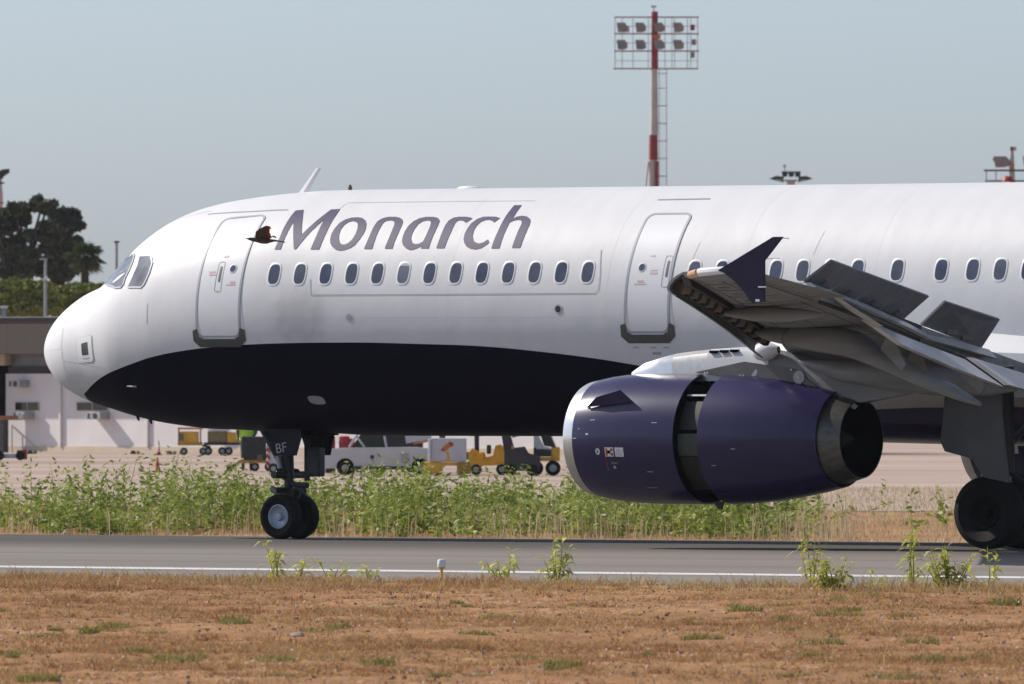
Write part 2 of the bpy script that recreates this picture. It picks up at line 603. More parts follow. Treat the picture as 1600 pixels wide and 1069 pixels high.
wh = nd(nt, 'ShaderNodeMix', data_type='RGBA', blend_type='MULTIPLY'); wh.inputs[0].default_value = 1
wh.inputs[6].default_value = (0.73, 0.725, 0.72, 1)
nt.links.new(mu.outputs[0], wh.inputs[7])
mc = nd(nt, 'ShaderNodeMix', data_type='RGBA')
nt.links.new(ls.outputs[0], mc.inputs[0]); nt.links.new(wh.outputs[2], mc.inputs[6])
mc.inputs[7].default_value = (0.0046, 0.0038, 0.0150, 1)  # purple darkened here, so the belly's shade is in its colour
nt.links.new(mc.outputs[2], b.inputs['Base Color'])
rr = nd(nt, 'ShaderNodeMapRange'); rr.inputs[3].default_value = 0.42; rr.inputs[4].default_value = 0.50
nt.links.new(n1.outputs[0], rr.inputs[0]); nt.links.new(rr.outputs[0], b.inputs['Roughness'])
sm = nd(nt, 'ShaderNodeMapRange'); sm.inputs[3].default_value = 0.32; sm.inputs[4].default_value = 0.07   # belly gloss cut so bright ground does not lift its shade
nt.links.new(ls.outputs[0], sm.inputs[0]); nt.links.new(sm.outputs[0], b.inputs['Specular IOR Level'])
b.inputs['Coat Weight'].default_value = 0.0
b.inputs['Coat Roughness'].default_value = 0.12
# skin panels are never quite flat
nb = nd(nt, 'ShaderNodeTexNoise'); nb.inputs['Scale'].default_value = 1.6; nb.inputs['Detail'].default_value = 2
nt.links.new(tc.outputs['Object'], nb.inputs[0])
bp = nd(nt, 'ShaderNodeBump'); bp.inputs['Strength'].default_value = 0.35; bp.inputs['Distance'].default_value = 0.025
nt.links.new(nb.outputs[0], bp.inputs['Height']); nt.links.new(bp.outputs[0], b.inputs['Normal'])
M['fuselage'] = m

xs = [0.0005] + [8 * (i / 70) ** 2 for i in range(1, 71)] + [8 + 0.5 * i for i in range(1, 45)] + [TAIL0 + (TAILE - TAIL0) * i / 24 for i in range(1, 25)]
NSEG = 96
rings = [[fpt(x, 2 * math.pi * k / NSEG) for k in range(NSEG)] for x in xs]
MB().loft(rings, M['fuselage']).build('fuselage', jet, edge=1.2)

# belly fairing under the wing
rings = []
for x, w, zb in ((15.2, 1.2, 1.80), (16.0, 1.65, 1.70), (17.0, 1.95, 1.66), (19.0, 2.05, 1.62), (22.0, 2.1, 1.58), (25.0, 2.0, 1.62), (26.5, 1.6, 1.72), (27.2, 1.1, 1.82)):
    rings.append([Vector((x, w * math.copysign(abs(math.cos(a)) ** 0.75, math.cos(a)), 2.6 + (2.6 - zb) * math.copysign(abs(math.sin(a)) ** 0.75, math.sin(a)) * (1 if math.sin(a) < 0 else 0.5))) for a in [2 * math.pi * k / 40 for k in range(40)]])
MB().loft(rings, M['purple']).build('belly_fairing', jet)

# cabin windows: frame, pane
M['glass_b'] = paint('cabin_window_b', (0.088, 0.10, 0.14), 0.22, var=0.35, scale=3.1)
M['glass_c'] = paint('cabin_window_c', (0.066, 0.080, 0.125), 0.12, var=0.35, scale=4.2)
win_x = [6.134 + 0.5334 * k for k in range(13)] + [14.66, 15.2, 16.268, 16.793, 17.33, 17.864, 18.639, 19.487, 20.093, 20.621, 21.15, 21.69]
WT = 1.2585
for i, x in enumerate(win_x):
    mb = MB()
    o1 = stadium(x, WT, 0.143, 0.206); o2 = stadium(x, WT, 0.112, 0.170)
    vs = [fpt(a, t, 0.002) for a, t in o1] + [fpt(a, t, 0.008) for a, t in [((a + c) / 2, (t + d) / 2) for (a, t), (c, d) in zip(o1, o2)]] + [fpt(a, t, 0.006) for a, t in o2]
    n = len(o1)
    fs = [(r * n + k, r * n + (k + 1) % n, (r + 1) * n + (k + 1) % n, (r + 1) * n + k) for r in range(2) for k in range(n)]
    w = mb.add(vs, fs, M['white'], True).build('cabin_window', jet)
    pm = skin_poly([stadium(x, WT, 0.118, 0.176)], 0.005, M['glass'], step=0.2)
    link_mesh('pane', pm, w)
    pm.materials[0] = M['glass'] if i % 3 == 0 else M['glass_b'] if i % 3 == 1 else M['glass_c']
    if i in (5, 20):
        lo, hi = (WT - 0.086, WT - 0.035) if i == 20 else (WT - 0.086, WT - 0.062)
        bl = [(a, min(max(t, lo), hi)) for a, t in stadium(x, WT, 0.112, 0.168)]
        bl = [q for j, q in enumerate(bl) if j == 0 or (abs(q[0] - bl[j - 1][0]) + abs(q[1] - bl[j - 1][1])) > 1e-5]
        link_mesh('blind', skin_poly([bl], 0.0075, M['glass_blind'] if i == 20 else M['seam'], step=0.2), w)
        if i == 5: bpy.data.objects[w.children[-1].name].data.materials[0] = M['blind_dim'] if 'blind_dim' in M else paint('drawn_blind', (0.10, 0.115, 0.165), 0.35, var=0.1)

# doors
for x0, x1, t0, t1, side in ((4.545, 5.465, 0.640, 1.775, 1), (13.35, 14.21, 0.695, 1.745, 1)):
    d = link_mesh('passenger_door', skin_poly([rrect(x0, x1, t0, t1, 0.14)], 0.005, M['white'], step=0.08), jet)
    skin_ribbon(rrect(x0, x1, t0, t1, 0.14), 0.042, 0.010, M['seam'], closed=True).build('door_gap', d)
    xc = (x0 + x1) / 2
    wx, wt = (5.24, 1.2006) if x0 < 10 else (13.608, 1.2217)
    mb = MB()
    o1 = stadium(wx, wt, 0.085, 0.085, 18, 2.0); o2 = stadium(wx, wt, 0.06, 0.06, 18, 2.0)
    mb.add([fpt(a, t, 0.008) for a, t in o1] + [fpt(a, t, 0.012) for a, t in o2], [(k, (k + 1) % 18, 18 + (k + 1) % 18, 18 + k) for k in range(18)], M['seam_light'], True)
    mb.add([fpt(a, t, 0.011) for a, t in o2], [tuple(range(18))], M['glass'], True)
    mb.build('door_window', d)
    hx_, ht_ = (4.985, 1.245) if x0 < 10 else (14.12, 1.235)
    link_mesh('door_handle', skin_poly([rrect(hx_ - 0.022, hx_ + 0.022, ht_ - 0.07, ht_ + 0.07, 0.02, 2)], 0.009, M['grey_dark']), d)
    skin_ribbon(rrect(hx_ - 0.075, hx_ + 0.06, ht_ - 0.11, ht_ + 0.15, 0.03, 2), 0.012, 0.008, M['seam'], closed=True).build('handle_recess', d)
    # sill scuff plate
    yb = t1
    pl = [(x0 - 0.10, yb - 0.06), (x0 - 0.0, yb - 0.075), (x0 + 0.03, yb - 0.005), (x0 + 0.12, yb + 0.014), (x1 - 0.12, yb + 0.014), (x1 - 0.03, yb - 0.005), (x1 + 0.0, yb - 0.075), (x1 + 0.11, yb - 0.06),
          (x1 + 0.11, yb + 0.03), (x1 - 0.02, yb + 0.085), (x0 + 0.03, yb + 0.085), (x0 - 0.10, yb + 0.03)]
    link_mesh('scuff_plate', skin_poly([pl], 0.012, M['scuff']), d)
    link_mesh('sill_strip', skin_poly([rrect(x0 + 0.12, x1 - 0.10, yb + 0.002, yb + 0.016, 0.006, 2)], 0.016, M['seam_light']), d)
    # small red instructions
    bits = ((4.80, 1.222, .13, .016), (4.83, 1.247, .17, .012), (5.03, 1.085, .10, .018), (5.28, 1.320, .10, .018), (5.25, 1.341, .20, .009)) if x0 < 10 else ((13.78, 1.125, .10, .014), (13.86, 1.248, .15, .009), (13.86, 1.272, .15, .014), (13.62, 1.338, .12, .018), (13.62, 1.360, .24, .009))
    for bx, bt, bw, bh in bits:
        link_mesh('instruction_mark', skin_poly([[(bx - bw / 2, bt - bh / 2), (bx + bw / 2, bt - bh / 2), (bx + bw / 2, bt + bh / 2), (bx - bw / 2, bt + bh / 2)]], 0.008, M['red_mark']), d)
    if x0 > 10:
        for bx in (13.46, 13.80, 14.05):
            link_mesh('placard', skin_poly([[(bx, 1.86), (bx + .11, 1.86), (bx + .11, 1.872), (bx, 1.872)]], 0.006, M['seam']), d)
        link_mesh('placard', skin_poly([[(13.82, 1.905), (13.99, 1.905), (13.99, 1.925), (13.82, 1.925)]], 0.006, M['seam']), d)

# gutters, seams, probes, ports
for pts, w, mm, nm in (
        ([(4.012, 0.4958), (4.5, 0.535), (4.996, 0.5615), (5.828, 0.5782)], 0.026, 'seam', 'rain_gutter'),
        ([(13.277, 0.487), (14.309, 0.479)], 0.035, 'seam', 'rain_gutter'),
        ([(6.90, 1.30), (6.945, 1.433), (9.765, 1.4335), (12.74, 1.4315), (12.80, 1.40), (12.797, 1.2837), (12.70, 1.062)], 0.014, 'seam', 'panel_seam'),
        ([(6.895, 0.6134), (6.946, 0.4821), (9.012, 0.478), (10.8, 0.482)], 0.012, 'seam_light', 'panel_seam'),
        ([(1.045, 1.22), (1.05, 1.6), (1.05, 2.0), (1.04, 2.35)], 0.012, 'seam_light', 'radome_seam'),
        ([(1.06, 1.815), (1.5, 1.87), (1.95, 1.925), (2.45, 1.985)], 0.016, 'lampwhite', 'lightning_strip'),
        ([(0.22, 1.606), (0.6, 1.603), (1.03, 1.600)], 0.010, 'lampwhite', 'lightning_strip'),
        ([(0.25, 2.2), (0.6, 2.2), (1.0, 2.22)], 0.010, 'lampwhite', 'lightning_strip'),
        ([(3.405, 1.41), (3.402, 1.585)], 0.018, 'seam_light', 'panel_seam'),
        ([(2.0, 0.25), (2.6, 0.33), (3.3, 0.40), (4.0, 0.43)], 0.014, 'seam_light', 'panel_seam'),
        ([(14.62, 1.0), (14.50, 1.35)], 0.010, 'seam_light', 'panel_seam'),
        ([(17.0, 0.9), (16.93, 1.12)], 0.010, 'seam_light', 'panel_seam'),
        ([(7.0, 1.50), (7.0, 1.80)], 0.006, 'seam_light', 'panel_seam'), ([(9.75, 0.2), (9.75, 1.8)], 0.003, 'seam_light', 'panel_seam'), ([(12.95, 0.3), (12.95, 1.9)], 0.003, 'seam_light', 'panel_seam'),
        ([(15.6, 0.2), (15.6, 1.6)], 0.003, 'seam_light', 'panel_seam'), ([(18.2, 0.2), (18.2, 1.5)], 0.003, 'seam_light', 'panel_seam'), ([(5.9, 1.62), (13.2, 1.62)], 0.005, 'seam_light', 'panel_seam')):
    skin_ribbon(pts, w, 0.006, M[mm]).build(nm, jet)
sp_ = link_mesh('static_port', skin_poly([rrect(1.50, 1.99, 1.525, 1.885, 0.10)], 0.005, M['seam_light']), jet)
link_mesh('port_face', skin_poly([rrect(1.52, 1.97, 1.533, 1.877, 0.09)], 0.008, M['white']), sp_)
link_mesh('port_plate', skin_poly([rrect(1.66, 1.85, 1.61, 1.775, 0.02, 2)], 0.011, M['scuff']), sp_)
link_mesh('port_text', skin_poly([rrect(1.65, 1.86, 1.81, 1.825, 0.004, 1)], 0.011, M['red_mark']), sp_)
for x, t, r, mm in ((7.745, 1.6151, 0.045, 'seam'), (12.006, 1.5554, 0.055, 'steel_dark')):
    v = link_mesh('drain_port', skin_poly([stadium(x, t, r * 1.5, r * 1.5, 16, 2)], 0.005, M['seam_light']), jet)
    link_mesh('port_hole', skin_poly([stadium(x, t, r, r, 16, 2)], 0.008, M[mm]), v)
link_mesh('belly_lamp', skin_poly([stadium(6.655, 2.3624, 0.17, 0.10, 20, 3)], 0.008, M['seam']), jet)
mb = MB(); q = fpt(2.85, 2.2146); mb.tube([q, q + Vector((-0.02, -0.07, 0)), q + Vector((-0.13, -0.08, 0.005))], [0.018, 0.014, 0.008], M['lampwhite'], 8); mb.build('pitot_probe', jet)
for x, t in ((2.16, 2.87), (2.40, 2.91)):
    q = fpt(x, t); MB().tube([q, q + Vector((0.02, -0.01, -0.05)), q + Vector((0.04, -0.01, -0.075))], [0.03, 0.022, 0.012], M['steel_dark'], 8).build('drain_mast', jet)
q = fpt(6.33, 0); MB().tube([q - Vector((0, 0, .02)), q + Vector((0, 0, .05)), q + Vector((0, 0, .09))], [0.04, 0.035, 0.015], M['brownbox'], 10).build('beacon', jet)
q = fpt(8.79, 0); MB().lathe([(-.25, .0), (-.2, .03), (0, .045), (.2, .03), (.25, 0)], q, (1, 0, 0), M['white'], 12).build('crown_antenna', jet)
mb = MB()
mb.loft([[Vector((5.34 + .34 * k + sx * (0.10 - 0.045 * k), sy * 0.02 * (1 - .5 * k), 5.82 + .44 * k)) for sx, sy in ((-1, 0), (0, 1), (1, 0), (0, -1))] for k in (0, 0.5, 1)], M['white'], smooth=False)
mb.build('blade_antenna', jet)

# cockpit windows
WA = [(1.967, 0.83), (2.33, 0.68), (2.62, 0.735), (2.70, 0.80), (2.745, 0.90), (2.745, 0.98), (2.702, 1.0801), (2.705, 1.13), (2.66, 1.152), (2.497, 1.118), (2.2, 0.98)]
WBn = [(2.888, 0.862), (3.206, 0.9252), (3.32, 1.021), (3.319, 1.1124), (3.283, 1.1817), (3.248, 1.2226), (3.19, 1.2421), (2.852, 1.1911), (2.899, 1.0977), (2.931, 0.9871)]
WF = [(1.58, 0.06), (2.22, 0.06), (2.27, 0.63), (1.90, 0.76), (1.72, 0.62)]
for poly in (WF, WA, WBn):
    for mir in (False, True):
        if poly is WF:
            poly_ = [(x, t) for x, t in poly]
        else: poly_ = poly
        w = link_mesh('cockpit_window', skin_poly([poly_], 0.010, M['cockpit'], step=0.1, mirror=mir), jet)
        skin_ribbon(poly_, 0.03, 0.014, M['seam_light'] if poly is WBn else M['seam'], closed=True, mirror=mir).build('window_seal', w)

# name on the side
LETTERS= {"M":[[[6.009,1.0371],[6.019,0.9808],[6.021,0.9089],[6.007,0.8212],[6.005,0.7378],[6.003,0.6596],[6.012,0.5955],[6.165,0.5866],[6.28,0.7033],[6.374,0.8078],[6.452,0.8942],[6.504,0.843],[6.568,0.7804],[6.638,0.7073],[6.698,0.648],[6.741,0.5907],[6.924,0.585],[6.937,0.6637],[6.937,0.7593],[6.944,0.8514],[6.943,0.9313],[6.938,1.0015],[6.932,1.0426],[6.758,1.0419],[6.767,0.986],[6.772,0.9044],[6.763,0.8168],[6.751,0.7241],[6.696,0.7815],[6.632,0.844],[6.557,0.9239],[6.496,0.9893],[6.449,1.0378],[6.412,1.0376],[6.347,0.9683],[6.25,0.8628],[6.142,0.7488],[6.133,0.7995],[6.131,0.8616],[6.13,0.9308],[6.133,0.9917],[6.132,1.0381]]],"o":[[[7.09,0.9472],[7.066,0.8899],[7.077,0.8298],[7.119,0.7663],[7.193,0.7269],[7.296,0.7054],[7.417,0.7009],[7.521,0.7099],[7.615,0.7386],[7.683,0.7811],[7.727,0.8385],[7.725,0.8928],[7.697,0.9446],[7.647,0.9993],[7.575,1.0282],[7.483,1.047],[7.384,1.0552],[7.283,1.0463],[7.188,1.0171],[7.124,0.9825]],[[7.265,0.9428],[7.224,0.8906],[7.215,0.8416],[7.234,0.7963],[7.289,0.7582],[7.361,0.7464],[7.445,0.756],[7.507,0.7802],[7.553,0.8321],[7.567,0.8921],[7.55,0.944],[7.496,0.9815],[7.426,0.9985],[7.359,0.9933],[7.306,0.9733]]],"n":[[[7.862,1.0412],[7.872,0.9655],[7.874,0.8828],[7.868,0.811],[7.882,0.7523],[7.94,0.7186],[8.018,0.7032],[8.063,0.6989],[8.2,0.6997],[8.296,0.7112],[8.373,0.7336],[8.421,0.7672],[8.433,0.8024],[8.44,0.8638],[8.44,0.922],[8.438,0.9826],[8.445,1.0409],[8.285,1.0403],[8.291,0.9821],[8.293,0.9214],[8.288,0.8577],[8.275,0.7958],[8.245,0.7663],[8.2,0.7479],[8.131,0.7427],[8.064,0.7484],[8.026,0.7621],[8.015,0.8003],[8.011,0.8727],[8.015,0.9357],[8.022,0.9958],[8.03,1.0418]]],"a":[[[8.588,0.9683],[8.566,0.9225],[8.56,0.8698],[8.575,0.8088],[8.627,0.7563],[8.714,0.7199],[8.833,0.7048],[8.968,0.7043],[9.074,0.7157],[9.146,0.744],[9.168,0.7652],[9.178,0.8061],[9.183,0.8779],[9.181,0.9354],[9.182,1.0002],[9.189,1.0411],[9.026,1.0405],[9.019,1.0117],[8.958,1.0355],[8.876,1.0519],[8.804,1.054],[8.719,1.0371],[8.64,1.0079]],[[8.751,0.9438],[8.731,0.8972],[8.734,0.8433],[8.758,0.7925],[8.816,0.7574],[8.897,0.7457],[8.961,0.7521],[9.007,0.7762],[9.026,0.8111],[9.037,0.8773],[9.033,0.9449],[9.021,0.975],[8.958,0.9945],[8.878,0.9981],[8.81,0.9841]]],"r":[[[9.345,1.0393],[9.343,0.9613],[9.334,0.8786],[9.329,0.8069],[9.345,0.7512],[9.404,0.7176],[9.506,0.7068],[9.654,0.7083],[9.745,0.7164],[9.806,0.7292],[9.764,0.7535],[9.726,0.78],[9.68,0.768],[9.628,0.7527],[9.562,0.7493],[9.519,0.7581],[9.506,0.7963],[9.512,0.8687],[9.51,0.9367],[9.509,1.0014],[9.507,1.0399]]],"c":[[[9.835,0.9532],[9.812,0.9019],[9.815,0.8484],[9.838,0.7864],[9.911,0.736],[10.008,0.7097],[10.141,0.708],[10.269,0.7113],[10.369,0.7281],[10.33,0.7505],[10.298,0.7801],[10.244,0.7621],[10.172,0.7478],[10.091,0.7492],[10.019,0.7698],[9.976,0.8101],[9.966,0.8654],[9.991,0.9234],[10.04,0.9641],[10.112,0.9891],[10.19,0.9967],[10.266,0.9872],[10.335,0.9578],[10.382,0.9901],[10.328,1.0142],[10.255,1.0425],[10.159,1.0526],[10.051,1.0465],[9.954,1.0272],[9.882,0.9931]]],"h":[[[10.469,1.0457],[10.466,0.9658],[10.469,0.8837],[10.463,0.7896],[10.458,0.7048],[10.46,0.6315],[10.463,0.5536],[10.614,0.5548],[10.619,0.6255],[10.625,0.6865],[10.632,0.737],[10.694,0.7125],[10.786,0.7023],[10.888,0.7105],[10.976,0.7359],[11.026,0.7692],[11.046,0.8154],[11.049,0.8863],[11.05,0.9481],[11.052,1.0169],[11.045,1.043],[10.885,1.0424],[10.882,0.9822],[10.88,0.9168],[10.875,0.8533],[10.874,0.8032],[10.856,0.7742],[10.809,0.7531],[10.734,0.7509],[10.662,0.7613],[10.613,0.7846],[10.616,0.8412],[10.617,0.9106],[10.623,0.9812],[10.63,1.0462]]]}
for ch, loops in LETTERS.items():
    link_mesh('letter', skin_poly(loops, 0.006, M['letter'], step=0.07), jet)

# fin and tailplane (beyond the frame)
def airfoil(x, c, n=9, th=0.12, camber=0.015, end=1.0):
    up = []; lo = []
    for k in range(n + 1):
        u = end * (1 - math.cos(math.pi * k / n)) / 2
        y = 5 * th * (0.2969 * math.sqrt(u) - 0.126 * u - 0.3516 * u * u + 0.2843 * u ** 3 - 0.1015 * u ** 4)
        cm = camber * 4 * u * (1 - u)
        up.append((x + u * c, (cm + y) * c)); lo.append((x + u * c, (cm - y) * c))
    return up[::-1] + lo[1:]


mb = MB()
mb.loft([[Vector((a, d, z)) for a, d in airfoil(x, c, th=0.10, camber=0)] for x, c, z in ((35.5, 6.0, 5.4), (38.4, 4.2, 8.4), (41.2, 2.2, 11.7))], M['purple'])
mb.build('tail_fin', jet)
for s in (-1, 1):
    MB().loft([[Vector((a, s * y, 4.9 + d + 0.1 * y)) for a, d in airfoil(x, c, th=0.10, camber=0)] for x, c, y in ((38.6, 3.8, 0.4), (42.2, 1.4, 6.2))], M['grey']).build('tailplane', jet)


# ------------------------------------------------------------------ wings
M['flap_panel'] = paint('access_panel_grey', (0.15, 0.155, 0.158), 0.5, var=0.2, scale=6)
def wst(s):
    xle = 24.80 - 0.52 * (16.9 - s)
    xte = 26.25 - (26.25 - 22.9) * (16.9 - s) / 10.5 if s > 6.4 else 22.9 - 0.05 * (6.4 - s)
    z = 4.24 - 0.09 * (16.9 - s) + 0.10 * math.sin(math.pi * min(1, max(0, (s - 2) / 14.9))) - (0.06 * (6.4 - s) if s < 6.4 else 0)
    return xle, xte, z


def wupper(s, f):
    """upper skin height at chord fraction f"""
    a, b, z = wst(s); c = b - a
    th = 0.12
    y = 5 * th * (0.2969 * math.sqrt(f) - 0.126 * f - 0.3516 * f * f + 0.2843 * f ** 3 - 0.1015 * f ** 4)
    return z + (0.015 * 4 * f * (1 - f) + y) * c


def wing_rings(side, ss, end):
    out = []
    for s in ss:
        a, b, z = wst(s)
        out.append([Vector((x, side * s, z + d)) for x, d in airfoil(a, b - a, n=12, end=end)])
    return out


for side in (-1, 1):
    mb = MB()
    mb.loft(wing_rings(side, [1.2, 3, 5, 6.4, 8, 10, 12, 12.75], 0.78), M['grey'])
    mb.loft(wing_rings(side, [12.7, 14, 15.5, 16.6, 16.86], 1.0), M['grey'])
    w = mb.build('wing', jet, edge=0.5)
    if side > 0: continue
    # aileron gap
    pts = []
    for s in (12.9, 16.3):
        a, b, z = wst(s); pts.append(Vector((a + (b - a) * 0.76, -s, wst(s)[2] - 0.035 * (b - a) - 0.004)))
    mb = MB(); mb.tube(pts, 0.012, M['grey_dark'], 6); mb.build('aileron_gap', w)
    # slat: nose shell with a dark cove, drooped forward of the wing
    def slat_sec(s):
        a, b, z = wst(s); k = 0.80 + 0.20 * (16.7 - s) / 9.0
        prof = [(0.16, 0.085), (0.02, 0.07), (-0.14, 0.0), (-0.28, -0.10), (-0.345, -0.20), (-0.33, -0.275), (-0.25, -0.335), (-0.14, -0.385),
                (-0.135, -0.365), (-0.235, -0.315), (-0.285, -0.25), (-0.27, -0.18), (-0.18, -0.08), (-0.05, 0.00), (0.12, 0.055)]
        return [Vector((a - 0.06 + px * k, -s, z + pz * k)) for px, pz in prof]
    ssl = [6.75, 8, 9.5, 11, 12.5, 14, 15.5, 16.68]
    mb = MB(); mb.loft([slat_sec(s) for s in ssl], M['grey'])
    sl = mb.build('slat', w, edge=0.5)
    # lower lip inside face, dull grey, and ducts and ribs in the cove
    for i in range(22):
        s = 16.3 - i * 0.43
        a, b, z = wst(s)
        mm = (M['brownbox'], M['soot_shade'], M['grey_dark'], M['soot_shade'])[i % 4]
        mb = MB()
        mb.box((a - 0.10, -s, z - 0.135), (0.20, 0.15 if i % 2 else 0.21, 0.17), mm, ry=0.5, bev=0.03)
        mb.build('slat_track', w)
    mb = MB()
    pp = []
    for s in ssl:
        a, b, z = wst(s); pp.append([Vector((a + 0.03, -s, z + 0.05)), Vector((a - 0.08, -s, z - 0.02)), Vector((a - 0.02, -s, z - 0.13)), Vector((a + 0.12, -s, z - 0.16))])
    mb.loft(pp, M['soot_shade'], closed=True, smooth=False)
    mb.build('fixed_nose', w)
    # tip
    poly = [(25.46, 4.30), (26.45, 4.79), (26.61, 4.79), (26.28, 4.44), (26.28, 3.83), (26.07, 3.81), (25.92, 3.99), (25.73, 4.16), (25.57, 4.26)]
    mb = MB(); mb.prism([Vector((x, -16.93, z)) for x, z in poly], (0, 0.055, 0), M['purple_unlit'])
    fe = mb.build('wingtip_fence', w)
    mb = MB(); mb.box((26.26, -16.962, 4.05), (0.14, 0.01, 0.018), M['lampwhite']); mb.build('fence_mark', w)
    mb = MB(); mb.box((26.18, -16.962, 3.85), (0.07, 0.014, 0.035), M['lampwhite']); mb.build('tail_lamp', w)
    mb = MB(); mb.tube([(26.6, -16.93, 4.77), (26.72, -16.93, 4.765)], 0.006, M['grey_dark'], 5); mb.tube([(26.28, -16.93, 4.47), (26.55, -16.93, 4.465)], 0.005, M['seam_light'], 5); mb.build('static_wick', w)
    MB().tube([(25.02, -16.83, 4.26), (25.1, -16.86, 4.275), (25.5, -16.88, 4.30), (25.9, -16.87, 4.29)], [0.062, 0.066, 0.06, 0.03], M['white'], 10).build('tip_cap', w)  # grey tip edge painted white for the sun on it
    MB().tube([(24.84, -16.84, 4.225), (24.88, -16.85, 4.235), (25.03, -16.86, 4.262)], [0.02, 0.055, 0.066], M['nav'], 10).build('nav_light', w)
    # skin joints and access panels on the lower skin
    def wlow(q, f):
        a, b, z = wst(q); c = b - a
        y = 5 * 0.12 * (0.2969 * math.sqrt(f) - 0.126 * f - 0.3516 * f * f + 0.2843 * f ** 3 - 0.1015 * f ** 4)
        return Vector((a + f * c, -q, z + (0.015 * 4 * f * (1 - f) - y) * c - .003))
    for f0, s0, f1, s1 in ((.16, 7.2, .16, 16.6), (.62, 7.0, .62, 12.6), (.40, 7.2, .40, 16.4)):
        MB().tube([wlow(s0 + (s1 - s0) * k / 10, f0 + (f1 - f0) * k / 10) for k in range(11)], .007, M['grey_dark'], 5).build('skin_joint', w)
    for q in (7.6, 9.7, 10.9, 11.8, 12.8, 13.9, 15.0, 16.0):
        MB().tube([wlow(q, .16 + .46 * k / 6) for k in range(7)], .006, M['grey_dark'], 5).build('skin_joint', w)
    for q in (8.0, 9.9, 11.2, 12.2, 13.2, 14.3, 15.4):
        c_ = wlow(q, .28); d_ = (wlow(q + .4, .28) - c_).normalized(); e_ = (wlow(q, .34) - c_).normalized()
        MB().prism([c_ + d_ * .17 * math.cos(a) + e_ * .10 * math.sin(a) for a in [2 * math.pi * k / 14 for k in range(14)]], d_.cross(e_) * .012, M['flap_panel']).build('access_panel', w)
    # spoilers, raised: hinge ends, then the free edge
    def plate(A, B, up0, up1, m1, name, th=0.035):
        A, B, C, D = map(Vector, (A, B, up1, up0))
        nrm = (B - A).cross(D - A).normalized() * th
        mb = MB(); mb.prism([A, B, C, D], nrm, m1)
        return mb.build(name, w)
    h0 = Vector((24.42, -13.15, 4.17)); h1 = Vector((22.52, -7.62, 3.60))
    e0 = Vector((24.86, -13.05, 4.49)); e1 = Vector((23.03, -7.60, 3.985))
    n = 4
    for k in range(n):
        f0, f1 = k / n + 0.004, (k + 1) / n - 0.004
        o = plate(h0.lerp(h1, f0), h0.lerp(h1, f1), e0.lerp(e1, f0), e0.lerp(e1, f1), M['spoiler'], 'spoiler')
        c = h0.lerp(h1, (f0 + f1) / 2); u = (e0 - h0).normalized(); al = (h1 - h0).normalized()
        bk = u.cross(al).normalized()
        if bk.x < 0: bk = -bk
        MB().prism([c - al * .10 + bk * .03, c + al * .08 + bk * .03, c + al * .03 + u * .17 + bk * .03, c - al * .02 + u * .19 + bk * .03], bk * 0.05, M['grey_dark']).build('spoiler_jack', w)
    h0 = Vector((21.95, -6.2, 3.55)); h1 = Vector((21.70, -4.1, 3.19)); e0 = Vector((22.40, -6.2, 3.915)); e1 = Vector((22.02, -4.05, 3.645))
    o = plate(h0, h1, e0, e1, M['spoiler'], 'spoiler')
    for f in (0.45, 0.7):
        c = h0.lerp(h1, f) + Vector((0.04, 0, 0.03)); MB().box(c + Vector((0.03, 0, 0.02)), (0.05, 0.3, 0.08), M['grey_dark']).build('spoiler_jack', w)
    # shroud strip below the spoilers
    def strip(pts, th, m1, name):
        """pts: list of (top point, bottom point)"""
        mb = MB(); rings = []
        for a, b in pts:
            a = Vector(a); b = Vector(b); d = Vector((th, 0, 0))
            rings.append([a, b, b - d, a - d])
        mb.loft(rings, m1, smooth=False); return mb.build(name, w)
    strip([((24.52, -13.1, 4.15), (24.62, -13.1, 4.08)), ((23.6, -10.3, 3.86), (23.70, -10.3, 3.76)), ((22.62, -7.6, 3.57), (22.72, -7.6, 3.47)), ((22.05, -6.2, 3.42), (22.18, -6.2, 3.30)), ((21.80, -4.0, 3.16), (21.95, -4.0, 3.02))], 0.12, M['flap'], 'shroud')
    # flaps
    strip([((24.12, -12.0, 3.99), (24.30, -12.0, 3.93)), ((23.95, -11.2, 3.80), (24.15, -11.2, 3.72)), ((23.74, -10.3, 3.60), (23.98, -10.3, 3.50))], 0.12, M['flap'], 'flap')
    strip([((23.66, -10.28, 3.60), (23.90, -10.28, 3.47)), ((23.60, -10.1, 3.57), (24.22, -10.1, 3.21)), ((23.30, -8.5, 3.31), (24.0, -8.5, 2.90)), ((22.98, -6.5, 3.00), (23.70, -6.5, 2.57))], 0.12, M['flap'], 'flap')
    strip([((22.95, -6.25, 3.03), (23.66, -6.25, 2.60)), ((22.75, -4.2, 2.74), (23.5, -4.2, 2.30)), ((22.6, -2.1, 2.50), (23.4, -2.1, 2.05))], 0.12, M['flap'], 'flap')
    # brackets hanging from the flap
    for s, x, z, ln in ((9.3, 23.42, 3.33, 0.55), (8.3, 23.24, 3.14, 0.55), (6.5, 23.04, 2.93, 0.5)):
        A = Vector((x - 0.05, -s, z)); mb = MB()
        mb.prism([A, A + Vector((0.16, 0, -0.04)), A + Vector((0.36, 0, -ln * .75)), A + Vector((0.30, 0, -ln * 0.95)), A + Vector((-0.10, 0, -0.18))], (0, 0.05, 0), M['grey'])
        mb.build('flap_bracket', w)
    # dark strip over the wing's cut end, painting the flap cove's shade
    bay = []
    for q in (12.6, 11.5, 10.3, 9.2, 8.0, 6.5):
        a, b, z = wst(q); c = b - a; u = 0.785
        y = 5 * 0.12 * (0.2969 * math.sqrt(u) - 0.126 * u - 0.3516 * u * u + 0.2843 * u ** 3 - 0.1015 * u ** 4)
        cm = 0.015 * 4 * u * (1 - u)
        bay.append(((a + u * c, -q, z + (cm + y) * c + .01), (a + u * c - .04, -q, z + (cm - y) * c - .06)))
